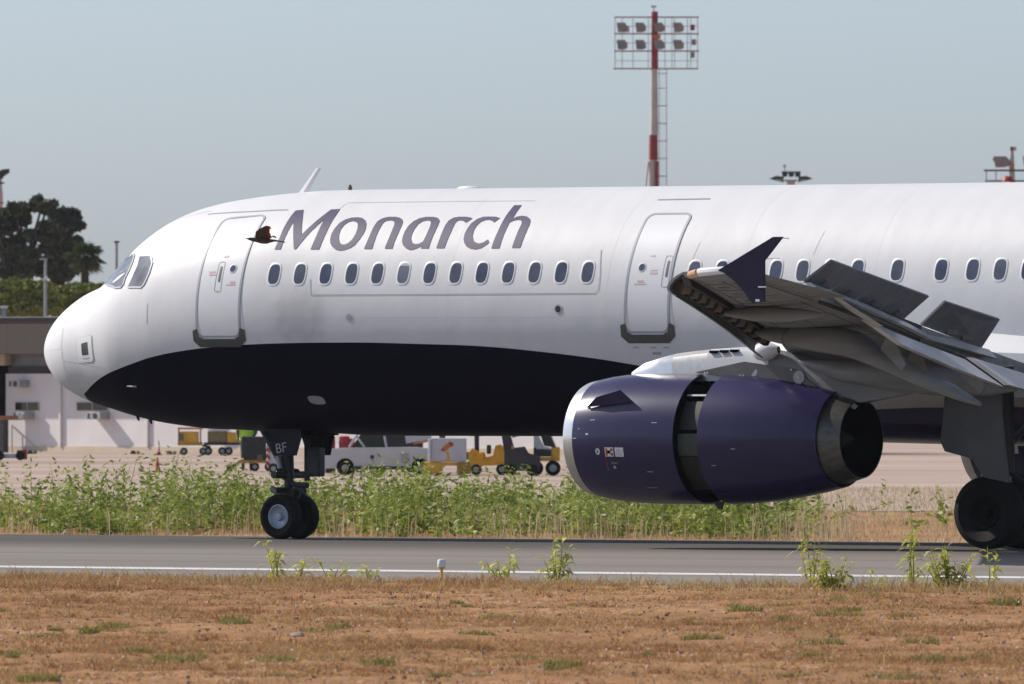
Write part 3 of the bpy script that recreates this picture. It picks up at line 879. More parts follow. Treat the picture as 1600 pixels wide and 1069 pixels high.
    strip(bay, 0.02, M['soot_shade'], 'flap_cove_shade')

    def canoe(name, s, top, bot, wd, m1=M['grey']):
        """flap track fairing from upper and lower outlines (x, z)"""
        def iv(tab, x):
            for (a, p), (b, q) in zip(tab, tab[1:]):
                if x <= b: return p + (q - p) * max(0, (x - a)) / (b - a)
            return tab[-1][1]
        x0, x1 = top[0][0], top[-1][0]
        rings = []
        for i in range(25):
            u = i / 24; x = x0 + (x1 - x0) * u
            zt, zb = iv(top, x), iv(bot, x)
            hw_ = wd * min(1, (4 * u) ** 0.6) * (1 - max(0, (u - .45) / .55) ** 1.6 * 0.86)
            rings.append([Vector((x, -s + hw_ * math.copysign(abs(math.cos(a)) ** .8, math.cos(a)), (zt + zb) / 2 + (zt - zb) / 2 * math.sin(a))) for a in [2 * math.pi * k / 20 for k in range(20)]])
        mb = MB(); mb.loft(rings, m1); return mb.build(name, w)
    f1 = canoe('flap_track_fairing', 8.9, [(20.6, 3.46), (21.0, 3.50), (21.6, 3.52), (22.2, 3.50), (22.6, 3.42), (23.04, 3.16), (23.52, 2.98), (23.87, 2.78), (24.34, 2.61), (24.84, 2.33)],
               [(20.6, 3.42), (20.83, 3.30), (21.63, 3.14), (22.45, 3.02), (23.04, 2.83), (23.75, 2.57), (24.46, 2.35), (24.84, 2.27)], 0.24)
    canoe('flap_track_fairing', 12.3, [(22.2, 3.74), (22.6, 3.78), (23.2, 3.80), (23.8, 3.76), (24.2, 3.70)], [(22.2, 3.73), (22.5, 3.64), (23.0, 3.56), (23.6, 3.56), (24.2, 3.64)], 0.12)
    canoe('flap_track_fairing', 5.9, [(19.4, 3.0), (20.4, 3.0), (21.4, 2.95), (22.3, 2.86), (22.97, 2.72), (23.56, 2.55)], [(19.4, 2.96), (20.2, 2.66), (21.2, 2.5), (22.2, 2.42), (23.0, 2.42), (23.56, 2.50)], 0.24)
    # seam round the moving part
    mb = MB(); ring = []
    for k in range(17):
        a = math.pi * k / 16 - math.pi / 2
        ring.append(Vector((21.42 + 0.10 * math.cos(a) * -1, -8.9 - 0.245 * math.cos(a), 3.33 + 0.20 * math.sin(a))))
    mb.tube(ring, 0.009, M['grey_dark'], 5); mb.build('fairing_seam', w)

# inner wing upper root fillet seen beyond the engine
mb = MB()
mb.loft([[Vector((x, -1.93 - 0.5 * k, z)) for x, z in ((15.6, 3.05), (16.6, 3.45), (18.5, 3.6), (21.5, 3.35), (23.2, 3.0), (21.5, 2.2), (17.0, 2.2))] for k in (-0.4, 0.0)] +
        [[Vector((x, -2.5, z)) for x, z in ((16.4, 2.95), (17.1, 3.05), (18.7, 3.2), (21.5, 3.1), (22.7, 2.95), (21.5, 2.4), (17.4, 2.5))]], M['white'])
mb.build('wing_root_fillet', jet)

# ------------------------------------------------------------------ engines
M['door_grey'] = paint('gear_door_grey', (0.125, 0.128, 0.128), 0.5, var=0.15, scale=3, spec=0.2)
M['nozzle'] = paint('heat_stained_metal', (0.13, 0.13, 0.125), 0.42, metal=0.7, var=0.3, scale=5, stretch=(1, 3, 3))
def engine(yc, full):
    zc = 1.745
    C = Vector((0, yc, zc))
    ax = (1, 0, 0); up = (0, 0, 1)
    mb = MB()
    mb.lathe([(15.60, 0.945), (15.8, 0.985), (16.1, 1.02), (16.6, 1.045), (17.2, 1.05), (17.62, 1.045), (17.62, 1.02), (17.45, 0.98), (16.5, 0.93), (15.95, 0.88), (15.65, 0.86)], C, ax, M['purple'], 72, up)
    e = mb.build('engine', jet)
    MB().lathe([(15.65, 0.86), (15.5, 0.85), (15.41, 0.862), (15.385, 0.89), (15.43, 0.912), (15.60, 0.945)], C, ax, M['metal'], 72, up).build('inlet_lip', e)
    MB().lathe([(18.09, 1.02), (18.09, 1.045), (18.5, 1.03), (19.0, 0.985), (19.5, 0.91), (19.85, 0.845), (20.17, 0.772), (20.17, 0.75)], C, ax, M['purple'], 72, up).build('reverser_sleeve', e)
    MB().lathe([(18.092, 1.04), (18.11, 0.99), (19.0, 0.90), (20.16, 0.745)], C, ax, M['soot_shade'], 48, up).build('sleeve_liner', e)  # inside of the sleeve coloured dark, where sun would otherwise show
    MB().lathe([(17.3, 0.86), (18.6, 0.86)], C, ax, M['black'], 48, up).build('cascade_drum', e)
    MB().lathe([(19.9, 0.74), (20.12, 0.725), (20.30, 0.69)], C, ax, M['steel_dark'], 48, up).build('nozzle_ring', e)
    MB().lathe([(20.10, 0.735), (20.30, 0.69), (20.53, 0.625), (20.53, 0.605)], C, ax, M['nozzle'], 48, up).build('exhaust_nozzle', e)
    MB().lathe([(20.53, 0.603), (20.3, 0.66), (19.6, 0.68)], C, ax, M['black'], 48, up).build('nozzle_liner', e)
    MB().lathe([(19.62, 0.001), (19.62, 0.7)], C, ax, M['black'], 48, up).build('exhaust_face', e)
    MB().lathe([(19.6, 0.34), (20.0, 0.26), (20.3, 0.10), (20.4, 0.0)], C, ax, M['soot_shade'], 24, up).build('exhaust_plug', e)
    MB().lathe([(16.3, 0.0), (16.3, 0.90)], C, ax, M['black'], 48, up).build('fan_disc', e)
    MB().lathe([(15.8, 0.0), (15.9, 0.08), (16.3, 0.26)], C, ax, M['grey_dark'], 24, up).build('spinner', e)

    def ep(x, th, r):
        """point on the cowl: th degrees above the horizontal on the camera side"""
        a = math.radians(th)
        return Vector((x, yc - r * math.cos(a), zc + r * math.sin(a)))
    if full:
        # cascade boxes in the open gap, plus a pale strip painting a shiny streak
        for th, w_, mm, dr in ((-6, 11, 'olive', .0), (46, 1.2, 'steel_light', .03), (-40, 22, 'soot_shade', -.01), (25, 16, 'soot_shade', -.03)):
            mb = MB(); vs = []
            for k in range(5):
                a = th - w_ + 2 * w_ * k / 4
                vs += [ep(17.64, a, 0.93 + dr), ep(18.10, a, 0.93 + dr)]
            mb.add(vs, [(2 * k, 2 * k + 1, 2 * k + 3, 2 * k + 2) for k in range(4)], M[mm], True); mb.build('cascade_box', e)
        # strake
        p0, p1 = ep(15.86, 29.5, 1.03), ep(16.74, 33.5, 1.05)
        q1, q0 = ep(16.56, 38, 1.26), ep(16.1, 34, 1.18)
        MB().prism([p0, q0, q1, p1], (Vector(p1) - Vector(p0)).cross(Vector(q1) - Vector(p0)).normalized() * 0.03, M['purple']).build('strake', e)
        MB().box(ep(15.87, 30, 1.0), (0.035, 0.03, 0.03), M['lampwhite']).build('strake_fastener', e)
        # drain mast
        MB().prism([ep(17.7, -90, 1.0), ep(17.9, -90, 1.0), ep(17.86, -90, 1.13), ep(17.8, -90, 1.13)], (0, .04, 0), M['steel_dark']).build('drain_mast', e)

    def decal(x0, x1, t0, t1, mm, nm, dr=0.004, rr=None, par=None):
        def R(x): return rr if rr else np.interp(x, [15.60, 15.8, 16.1, 16.6, 17.2, 17.62, 18.09, 18.5, 19.0], [0.945, 0.985, 1.02, 1.045, 1.05, 1.045, 1.045, 1.03, .985])
        vs = []
        for i in range(5):
            x = x0 + (x1 - x0) * i / 4
            for k in range(3):
                th = t0 + (t1 - t0) * k / 2; vs.append(ep(x, th, R(x) + dr))
        fs = [(3 * i + k, 3 * i + k + 1, 3 * i + k + 4, 3 * i + k + 3) for i in range(4) for k in range(2)]
        return MB().add(vs, fs, M[mm], True).build(nm, par or e)
    th0, th1 = -16.0, -7.8
    st = decal(16.29, 16.46, th0, th1, 'lampwhite', 'warning_sticker')
    decal(16.49, 16.66, th0, th1, 'lampwhite', 'notice_sticker')
    for k in range(6):
        t = th0 + 1.2 + k * 1.05
        decal(16.51, 16.64 - 0.02 * (k % 3), t, t + 0.45, 'seam', 'notice_line', 0.006)
    # warning pictogram: red triangle and dark figure
    decal(16.305, 16.34, -15.2, -8.6, 'red', 'warning_mark', 0.006)
    decal(16.34, 16.40, -13.2, -10.6, 'black', 'warning_mark', 0.0065)
    for a, b_ in (((-15.2), (-12.6)), ((-11.2), (-8.6))):
        decal(16.40, 16.45, a, b_, 'red', 'warning_mark', 0.006)
    decal(16.285, 16.295, -30, -16, 'red', 'red_line', 0.005)
    # round sign with a dark bar
    v = [ep(16.15 + 0.045 * math.cos(2 * math.pi * k / 14), -11.5 + 3.1 * math.sin(2 * math.pi * k / 14), 1.034) for k in range(14)]
    MB().add(v, [tuple(range(14))], M['lampwhite']).build('round_sticker', e)
    decal(16.14, 16.16, -13.0, -10.0, 'black', 'round_sticker_mark', 0.008, 1.034)
    for x, th, w_, h_, mm in ((15.93, 4, .05, 1.4, 'lampwhite'), (15.75, 9, .02, .8, 'lampwhite'), (15.66, 0.2, .08, .6, 'seam_light'), (16.02, 17, .10, .5, 'seam_light'), (17.25, 14, .10, .5, 'seam_light'), (16.43, -26, .05, 2.5, 'seam'), (16.45, -22, .13, 2.0, 'grey_dark'), (17.1, -30, .12, .6, 'seam'), (17.0, -48, .2, .5, 'seam'),
                          (18.75, -9, .08, .8, 'seam'), (18.35, -24, .09, .7, 'seam')):
        decal(x - w_ / 2, x + w_ / 2, th - h_ / 2, th + h_ / 2, mm, 'placard', 0.005)
    # cowl joint along the side
    decal(15.62, 17.6, 0.9, 1.15, 'soot_shade', 'cowl_joint', 0.003)
    return e


engine(-5.75, True)
engine(5.75, False)
# pylons
for yc in (-5.75, 5.75):
    def psec(x, zt, zb, hw_):
        return [Vector((x, yc + hw_ * sx, z)) for sx, z in ((-.35, zt), (-.8, zt - .06), (-1, zt - 0.16 if zt - .16 > zb else (zt + zb) / 2), (-1, zb), (1, zb), (1, (zt - 0.16) if zt - .16 > zb else (zt + zb) / 2), (.8, zt - .06), (.35, zt))]
    mb = MB()
    mb.loft([psec(16.12, 2.80, 2.72, .04), psec(16.39, 2.945, 2.68, .12), psec(16.77, 3.045, 2.66, .17), psec(17.02, 3.095, 2.66, .19)], M['metal'])
    py = mb.build('engine_pylon', jet, edge=0.5)
    MB().loft([psec(17.02, 3.097, 2.66, .192), psec(17.4, 3.14, 2.66, .205), psec(17.7, 3.165, 2.66, .21)], M['metal_rough']).build('pylon_panel', py, edge=.5)
    MB().loft([psec(17.7, 3.168, 2.66, .212), psec(18.3, 3.20, 2.66, .22), psec(18.9, 3.18, 2.62, .22)], M['seam_light']).build('pylon_panel', py, edge=.5)
    MB().loft([psec(18.9, 3.16, 2.6, .215), psec(19.8, 3.0, 2.42, .20), psec(20.6, 2.85, 2.32, .15), psec(22.0, 2.75, 2.55, .05)], M['grey']).build('pylon_fairing', py, edge=.5)
    if yc < 0:
        for k in range(3):
            MB().box((17.83 + k * 0.20, yc - .175, 3.125 + 0.008 * k), (0.13, 0.10, 0.045), M['black']).build('pylon_slot', py)
        # lower grey skin with round access plates
        MB().prism([Vector((17.5, yc - .225, 2.80)), Vector((18.45, yc - .235, 2.97)), Vector((19.4, yc - .225, 2.85)), Vector((20.2, yc - .2, 2.33)), Vector((19.4, yc - .225, 2.45)), Vector((18.5, yc - .23, 2.66))], (0, .03, 0), M['grey_dark']).build('pylon_skin', py)
        for x, z, r in ((18.64, 2.80, .065), (19.50, 2.72, .105)):
            MB().lathe([(0, 0.001), (0, r), (.012, r)], (x, yc - .245, z), (0, 1, 0), M['seam'], 20).build('access_plate', py)
        for x, z in ((18.38, 2.745), (18.44, 2.745), (17.70, 2.79), (17.75, 2.79), (19.36, 2.84), (19.35, 2.60), (19.68, 2.57), (19.50, 2.725)):
            MB().box((x, yc - .255, z), (.025, .012, .03), M['lampwhite']).build('fastener', py)
        MB().loft([[Vector((x, yc + a * .10, z + b_ * .05)) for a, b_ in ((-1, 0), (0, 1), (1, 0), (0, -1))] for x, z in ((19.75, 2.40), (20.0, 2.36), (20.25, 2.31), (20.4, 2.26))], M['seam_light'], smooth=False).build('pylon_tip', py)  # pale colour stands for the light caught by the fairing's tip
        # polished slat end beside the pylon
        MB().lathe([(-.02, 0.0), (0, .07), (.06, .12), (.16, .15), (.32, .13), (.45, .06)], (18.68, yc - .30, 3.11), (1, .1, .10), M['lampwhite'], 20).build('slat_end_can', py)
        MB().tube([(19.0, yc - .42, 3.30), (19.12, yc - .45, 3.36), (19.25, yc - .46, 3.36)], [.03, .05, .03], M['white'], 10).build('slat_roller', py)

# ------------------------------------------------------------------ landing gear
def wheel(loc, R, wd, rr, out, name):
    """tyre with a rim on the outboard face (out = -1 camera side)"""
    w = empty(name, (0, 0, 0)); w.parent = jet; w.location = loc
    h = wd / 2
    prof = [(-h * .62, rr), (-h * .86, rr + (R - rr) * .35), (-h, rr + (R - rr) * .62), (-h * .82, R * .965), (-h * .45, R * .995), (0, R), (h * .45, R * .995), (h * .82, R * .965), (h, rr + (R - rr) * .62), (h * .86, rr + (R - rr) * .35), (h * .62, rr)]
    MB().lathe(prof, (0, 0, 0), (0, 1, 0), M['tyre'], 40).build('tyre', w)
    for sgn in (out, -out):
        lit_side = sgn == out
        f = sgn * h
        MB().lathe([(f * .60, rr * 1.01), (f * .74, rr * 1.0), (f * .76, rr * .93), (f * .55, rr * .86), (f * .25, rr * .62), (f * .22, rr * .40), (f * .5, rr * .33), (f * .72, rr * .26), (f * .74, 0.001)], (0, 0, 0), (0, 1, 0),
                   M['rim'] if name == 'nose_wheel' and lit_side else M['tyre'], 32).build('rim', w)  # rims off the lit side, and all main rims, painted shade-black
    return w


for y in (-0.25, 0.25):
    w = wheel((5.07, y, 0.378), 0.381, 0.225, 0.205, -1 if y < 0 else 1, 'nose_wheel')
ng = MB()
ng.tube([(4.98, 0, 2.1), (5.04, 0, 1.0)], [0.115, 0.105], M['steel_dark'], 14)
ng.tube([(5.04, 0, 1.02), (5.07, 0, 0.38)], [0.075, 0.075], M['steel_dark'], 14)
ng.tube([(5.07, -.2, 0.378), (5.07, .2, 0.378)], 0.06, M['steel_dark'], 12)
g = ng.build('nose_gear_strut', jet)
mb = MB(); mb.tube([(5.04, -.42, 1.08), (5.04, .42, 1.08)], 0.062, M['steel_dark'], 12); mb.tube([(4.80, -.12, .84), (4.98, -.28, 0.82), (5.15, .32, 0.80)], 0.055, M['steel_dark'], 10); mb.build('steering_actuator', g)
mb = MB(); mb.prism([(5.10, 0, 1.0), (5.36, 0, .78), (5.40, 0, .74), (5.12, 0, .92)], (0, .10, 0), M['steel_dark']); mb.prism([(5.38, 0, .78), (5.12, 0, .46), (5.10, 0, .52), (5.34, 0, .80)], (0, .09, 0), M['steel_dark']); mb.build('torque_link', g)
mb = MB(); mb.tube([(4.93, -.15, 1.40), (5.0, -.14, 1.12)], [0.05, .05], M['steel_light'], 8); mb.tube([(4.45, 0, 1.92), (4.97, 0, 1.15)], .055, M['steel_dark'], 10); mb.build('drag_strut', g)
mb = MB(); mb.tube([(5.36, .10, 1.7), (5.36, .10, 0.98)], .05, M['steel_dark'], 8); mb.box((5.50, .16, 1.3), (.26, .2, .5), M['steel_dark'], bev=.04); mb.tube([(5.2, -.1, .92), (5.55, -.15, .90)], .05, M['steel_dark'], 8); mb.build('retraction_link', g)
for y in (-.20, .20):
    MB().lathe([(0, 0.0), (-.02, .05), (.0, .075), (.1, .06)], (4.99, y, 1.12), (1, 0, 0), M['steel_dark'], 14).build('lamp_housing', g)
    MB().lathe([(-.035, 0.0), (-.03, .02), (0, .034), (.03, .02), (.035, 0)], (4.99, y - .04, 1.12), (1, -.25, 0), M['lit'] if y < 0 else M['lampwhite'], 14).build('gear_lamp_bead', g)
for y in (-.46, .46):
    d = MB().prism([(4.86, y, 2.02), (4.98, y * 1.03, 1.72), (5.06, y * 1.05, 1.50), (5.10, y * 1.05, 1.44), (5.17, y * 1.05, 1.41), (5.56, y * 1.05, 1.41), (5.66, y, 1.75), (5.68, y, 2.0)], (0, .035, 0), M['purple_shaded']).build('nose_gear_door', jet)
    if y < 0:
        me = text_mesh('registration_letters', 'BF', 0.235, M['seam'])
        o = link_mesh('registration_letters', me, d)
        o.matrix_local = Matrix.Translation((5.26, y * 1.05 - .022, 1.53)) @ Matrix.Rotation(math.radians(-8), 4, 'Y') @ Matrix.Rotation(math.radians(90), 4, 'X')
# small wheel-well doors and keel shade
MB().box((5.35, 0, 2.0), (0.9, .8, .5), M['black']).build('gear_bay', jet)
MB().prism([(5.55, .30, 1.9), (5.50, .34, 1.42), (5.55, .44, 1.42), (5.62, .46, 1.9)], (.03, .03, 0), M['purple_shaded']).build('nose_gear_door', jet)

for s in (-1, 1):
    for yy in (3.33, 4.26):
        wheel((21.97, s * yy, 0.580), 0.583, 0.41, 0.26, s, 'main_wheel')
    mb = MB()
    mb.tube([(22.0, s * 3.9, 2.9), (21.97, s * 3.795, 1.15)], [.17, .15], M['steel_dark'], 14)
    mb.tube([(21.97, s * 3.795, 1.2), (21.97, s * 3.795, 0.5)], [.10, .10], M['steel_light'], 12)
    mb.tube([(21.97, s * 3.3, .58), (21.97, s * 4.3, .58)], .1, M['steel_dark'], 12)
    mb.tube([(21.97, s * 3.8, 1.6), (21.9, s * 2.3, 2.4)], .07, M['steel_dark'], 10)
    g = mb.build('main_gear_strut', jet)
    MB().prism([(22.05, s * 3.8, 1.25), (22.5, s * 3.8, 1.0), (22.1, s * 3.8, .66), (22.1, s * 3.8, .72), (22.42, s * 3.8, 1.0), (22.05, s * 3.8, 1.18)], (0, .12, 0), M['steel_dark']).build('torque_link', g)
    d = MB().prism([(21.44, s * 4.70, 2.62), (21.42, s * 4.72, 2.21), (21.38, s * 4.75, 1.70), (21.46, s * 4.75, 1.55), (21.86, s * 4.75, 1.46), (21.98, s * 4.75, 1.42), (22.20, s * 4.75, 1.14), (22.66, s * 4.75, 1.06), (22.58, s * 4.75, 1.66), (22.52, s * 4.72, 2.11), (22.5, s * 4.70, 2.62)], (0, .05, 0), M['door_grey']).build('main_gear_door', jet)
    MB().tube([(21.90, s * 4.3, 1.60), (22.0, s * 4.4, 1.15)], .08, M['steel_light'], 8).build('door_link', d)


# ------------------------------------------------------------------ ground, runway, apron
def gz(y):
    tab = [(-3000, -0.6), (-300, -0.45), (-60, -0.24), (-29.5, -0.165), (-28.3, -0.20), (-27, -0.55), (26.5, -0.75), (27.6, -0.42), (34, -0.38), (60, -0.16), (92, -0.012), (3500, -0.012)]
    for (a, p), (b_, q) in zip(tab, tab[1:]):
        if y <= b_: return p + (q - p) * (y - a) / (b_ - a)
    return tab[-1][1]


def sheet(name, ys, zs, x0, x1, m, nx=2):
    vs = []; fs = []
    for i in range(nx):
        x = x0 + (x1 - x0) * i / (nx - 1)
        for y, z in zip(ys, zs): vs.append((x, y, z))
    n = len(ys)
    for i in range(nx - 1):
        for k in range(n - 1):
            fs.append((i * n + k, (i + 1) * n + k, (i + 1) * n + k + 1, i * n + k + 1))
    o = MB().add(vs, fs, m, False).build(name)
    return o


# dry soil
m, nt, b = new_mat('dry_soil')
tc = nd(nt, 'ShaderNodeTexCoord')
na = nd(nt, 'ShaderNodeTexNoise'); na.inputs['Scale'].default_value = 0.22; na.inputs['Detail'].default_value = 8
nb_ = nd(nt, 'ShaderNodeTexNoise'); nb_.inputs['Scale'].default_value = 5; nb_.inputs['Detail'].default_value = 8
nt.links.new(tc.outputs['Object'], na.inputs[0]); nt.links.new(tc.outputs['Object'], nb_.inputs[0])
cr = nd(nt, 'ShaderNodeValToRGB')
for i, (p, c) in enumerate(((0.3, (0.25, 0.125, 0.055, 1)), (0.52, (0.36, 0.19, 0.085, 1)), (0.72, (0.54, 0.335, 0.185, 1)))):
    e = cr.color_ramp.elements[i] if i < 2 else cr.color_ramp.elements.new(p)
    e.position = p; e.color = c
ad = nd(nt, 'ShaderNodeMath', operation='ADD'); ml = nd(nt, 'ShaderNodeMath', operation='MULTIPLY'); ml.inputs[1].default_value = 0.5
nt.links.new(na.outputs[0], ad.inputs[0]); nt.links.new(nb_.outputs[0], ad.inputs[1]); nt.links.new(ad.outputs[0], ml.inputs[0]); nt.links.new(ml.outputs[0], cr.inputs[0])
nt.links.new(cr.outputs[0], b.inputs['Base Color']); b.inputs['Roughness'].default_value = 0.95; b.inputs['Specular IOR Level'].default_value = 0.1
bp = nd(nt, 'ShaderNodeBump'); bp.inputs['Strength'].default_value = 0.8; bp.inputs['Distance'].default_value = 0.1
nt.links.new(nb_.outputs[0], bp.inputs['Height']); nt.links.new(bp.outputs[0], b.inputs['Normal'])
M['soil'] = m
ysg = [-2500, -300, -120, -60, -40, -29.5, -28.3, -27, 26.5, 27.6, 34, 46, 60, 75, 92, 400, 2500]


def vnoise(x, y):
    return math.sin(x * 1.7 + 2 * math.sin(y * .9)) * .5 + math.sin(x * 3.9 - y * 4.3 + math.sin(x * 2.1)) * .3 + math.sin(x * 9.1 + y * 7.7 + 2 * math.sin(y * 3.3)) * .2


def vz(x, y):
    """uneven top of the near verge"""
    k = min(1.0, max(0.0, (-28.6 - y) / 3.0))
    return gz(y) + .012 + k * (.035 + .030 * vnoise(x, y) + .018 * vnoise(x * 2.7 + 5, y * 2.7))


vs = []; fs = []
nx_, ny_ = 330, 170
for i in range(nx_):
    for j in range(ny_):
        yy = -28.45 - 60.0 * j / (ny_ - 1); xx = (-12 + 72 * i / (nx_ - 1)) - (yy + 28) * .62
        kk = min(1.0, i / 12, (nx_ - 1 - i) / 12, (ny_ - 1 - j) / 12)
        vs.append((xx, yy, gz(yy) - .05 + (vz(xx, yy) - gz(yy) + .05) * kk))
for i in range(nx_ - 1):
    for j in range(ny_ - 1): fs.append((i * ny_ + j, (i + 1) * ny_ + j, (i + 1) * ny_ + j + 1, i * ny_ + j + 1))
tag(MB().add(vs, fs, M['soil'], True).build('verge', edge=None), kind='structure')
tag(sheet('ground', ysg, [gz(y) for y in ysg], -2500, 2500, M['soil'], 8), kind='structure')

# runway: crowned strip of worn asphalt
m, nt, b = new_mat('runway_asphalt')
tc = nd(nt, 'ShaderNodeTexCoord')
mp = nd(nt, 'ShaderNodeMapping'); mp.inputs['Scale'].default_value = (0.02, 0.9, 1)
nt.links.new(tc.outputs['Object'], mp.inputs[0])
n1 = nd(nt, 'ShaderNodeTexNoise'); n1.inputs['Scale'].default_value = 1.0; n1.inputs['Detail'].default_value = 6
nt.links.new(mp.outputs[0], n1.inputs[0])
n2 = nd(nt, 'ShaderNodeTexNoise'); n2.inputs['Scale'].default_value = 30; n2.inputs['Detail'].default_value = 4
nt.links.new(tc.outputs['Object'], n2.inputs[0])
sp = nd(nt, 'ShaderNodeSeparateXYZ'); nt.links.new(tc.outputs['Object'], sp.inputs[0])
ab = nd(nt, 'ShaderNodeMath', operation='ABSOLUTE'); nt.links.new(sp.outputs[1], ab.inputs[0])
rb = nd(nt, 'ShaderNodeMapRange', interpolation_type='SMOOTHSTEP')       # tyre rubber along the middle
rb.inputs[1].default_value = 3.0; rb.inputs[2].default_value = 12.0; rb.inputs[3].default_value = 0.42; rb.inputs[4].default_value = 1.0
nt.links.new(ab.outputs[0], rb.inputs[0])
cr = nd(nt, 'ShaderNodeValToRGB')
cr.color_ramp.elements[0].position = 0.3; cr.color_ramp.elements[0].color = (0.205, 0.180, 0.155, 1)
cr.color_ramp.elements[1].position = 0.7; cr.color_ramp.elements[1].color = (0.275, 0.245, 0.212, 1)
nt.links.new(n1.outputs[0], cr.inputs[0])
m1 = nd(nt, 'ShaderNodeMix', data_type='RGBA', blend_type='MULTIPLY'); m1.inputs[0].default_value = 1
nt.links.new(cr.outputs[0], m1.inputs[6]); nt.links.new(rb.outputs[0], m1.inputs[7])
r2 = nd(nt, 'ShaderNodeMapRange'); r2.inputs[1].default_value = .3; r2.inputs[2].default_value = .7; r2.inputs[3].default_value = .85; r2.inputs[4].default_value = 1.1
nt.links.new(n2.outputs[0], r2.inputs[0])
m2 = nd(nt, 'ShaderNodeMix', data_type='RGBA', blend_type='MULTIPLY'); m2.inputs[0].default_value = 1
nt.links.new(m1.outputs[2], m2.inputs[6]); nt.links.new(r2.outputs[0], m2.inputs[7])
nt.links.new(m2.outputs[2], b.inputs['Base Color']); b.inputs['Roughness'].default_value = 0.9; b.inputs['Specular IOR Level'].default_value = 0.15
M['asphalt'] = m


def rwz(y):
    tab = [(-29, -0.175), (-21.5, -0.131), (-16.4, -0.054), (-12, -0.036), (-6, -0.014), (-2, -0.003), (0, 0), (2, -0.006), (6, -0.055), (12, -0.145), (22.5, -0.325), (27, -0.41)]
    for (a, p), (b_, q) in zip(tab, tab[1:]):
        if y <= b_: return p + (q - p) * (y - a) / (b_ - a)
    return tab[-1][1]


ysr = [-29, -21.5, -16.4, -12, -6, -4.2, -2, 0, 2, 6, 12, 22.5, 27]
zr = [rwz(y) for y in ysr]
tag(sheet('runway', ysr + [27.0], zr + [-0.75], -1500, 1500, M['asphalt'], 4), kind='structure')
M['line'] = paint('runway_paint', (0.72, 0.72, 0.70), 0.7, var=0.2, scale=1.2, stretch=(0.3, 4, 1))
ysl = [-21.95, -21.05]
tag(sheet('runway_stripe', ysl, [rwz(y) + 0.004 for y in ysl], -1500, 1500, M['line'], 4), kind='structure')
ysl = [21.05, 21.95]
tag(sheet('runway_stripe', ysl, [rwz(y) + 0.004 for y in ysl], -1500, 1500, M['line'], 4), kind='structure')

# concrete apron
m, nt, b = new_mat('apron_concrete')
tc = nd(nt, 'ShaderNodeTexCoord')
mp = nd(nt, 'ShaderNodeMapping'); mp.inputs['Scale'].default_value = (0.03, 0.10, 1)
nt.links.new(tc.outputs['Object'], mp.inputs[0])
n1 = nd(nt, 'ShaderNodeTexNoise'); n1.inputs['Scale'].default_value = 1.0; n1.inputs['Detail'].default_value = 8
nt.links.new(mp.outputs[0], n1.inputs[0])
cr = nd(nt, 'ShaderNodeValToRGB')
cr.color_ramp.elements[0].position = 0.32; cr.color_ramp.elements[0].color = (0.34, 0.25, 0.19, 1)
cr.color_ramp.elements[1].position = 0.62; cr.color_ramp.elements[1].color = (0.50, 0.38, 0.31, 1)
nt.links.new(n1.outputs[0], cr.inputs[0]); nt.links.new(cr.outputs[0], b.inputs['Base Color'])
b.inputs['Roughness'].default_value = 0.9; b.inputs['Specular IOR Level'].default_value = 0.15
M['apron'] = m
tag(sheet('apron', [58, 92, 160, 330], [-0.165, 0.0, 0.0, 0.0], -600, 400, M['apron'], 3), kind='structure')

# ------------------------------------------------------------------ building behind the apron
def plane_x(px, y):
    """x where photo column px meets the line y = const on the ground"""
    d = FW + RT * ((px - 800.0) / F1600)
    s = (y - CAM.y) / d.y
    return CAM.x + d.x * s, s * d.dot(FW)


WALL_RZ = math.radians(-12.0)
P0 = plane_x(60, 219.0)
P0 = Vector((P0[0], 219.0, 0)); D0 = plane_x(60, 219.0)[1]
WD = Vector((math.cos(WALL_RZ), math.sin(WALL_RZ), 0))


def wall_u(px):
    """metres along the wall where photo column px meets it"""
    d = FW + RT * ((px - 800.0) / F1600)
    det = d.x * (-WD.y) - d.y * (-WD.x)
    rx, ry = P0.x - CAM.x, P0.y - CAM.y
    return (d.x * ry - d.y * rx) / det


bld = empty('terminal_building', P0, WALL_RZ)
tag(bld, 'low white terminal building with a deep brown roof fascia behind the apron', 'building')


def bbox(name, x0, x1, y0, y1, z0, z1, m_, bev=0.0, par=None):
    mb = MB(); mb.box(((x0 + x1) / 2, (y0 + y1) / 2, (z0 + z1) / 2), (abs(x1 - x0), y1 - y0, z1 - z0), m_, bev=bev)
    return mb.build(name, par or bld)


zt_wall = hz(584, D0); zb_wall = hz(697, D0); z_f0 = hz(553, D0); z_f1 = hz(497, D0); z_band = hz(573, D0)
ul, u0, u1 = wall_u(-130), wall_u(9), wall_u(960)
bbox('wall', u0, u1, 0, 12, zb_wall, zt_wall, M['wall'])
bbox('plinth', u0 - .1, u1 + .1, -.04, 12.1, -.05, zb_wall, M['wallbase'])
bbox('lintel_band', u0 + .02, u1 - .02, .12, 12, zt_wall, z_band, M['fascia'])
for k in range(9):
    w_ = (u1 - u0) / 9
    bbox('clerestory_panel', u0 + w_ * k + .06, u0 + w_ * (k + 1) - .06, .25, 12, z_band, z_f0, M['fasciaband'])
for k in range(12):
    w_ = (u1 + .5 - ul) / 12
    bbox('fascia_panel', ul + w_ * k + .006, ul + w_ * (k + 1) - .006, -1.1, 12, z_f0, z_f1, M['fascia'])
bbox('roof_edge', ul - .1, u1 + .6, -1.2, 12.1, z_f1, z_f1 + .05, M['fasciaband'])
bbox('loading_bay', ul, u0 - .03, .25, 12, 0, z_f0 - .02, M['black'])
bbox('bay_header', u0 - .9, u0 - .01, -.05, 1.5, z_band + .05, z_f0 - .01, M['wallbase'])
bbox('bay_post', wall_u(-3), wall_u(7), -1.0, -.6, 0, hz(572, D0), M['dark'])
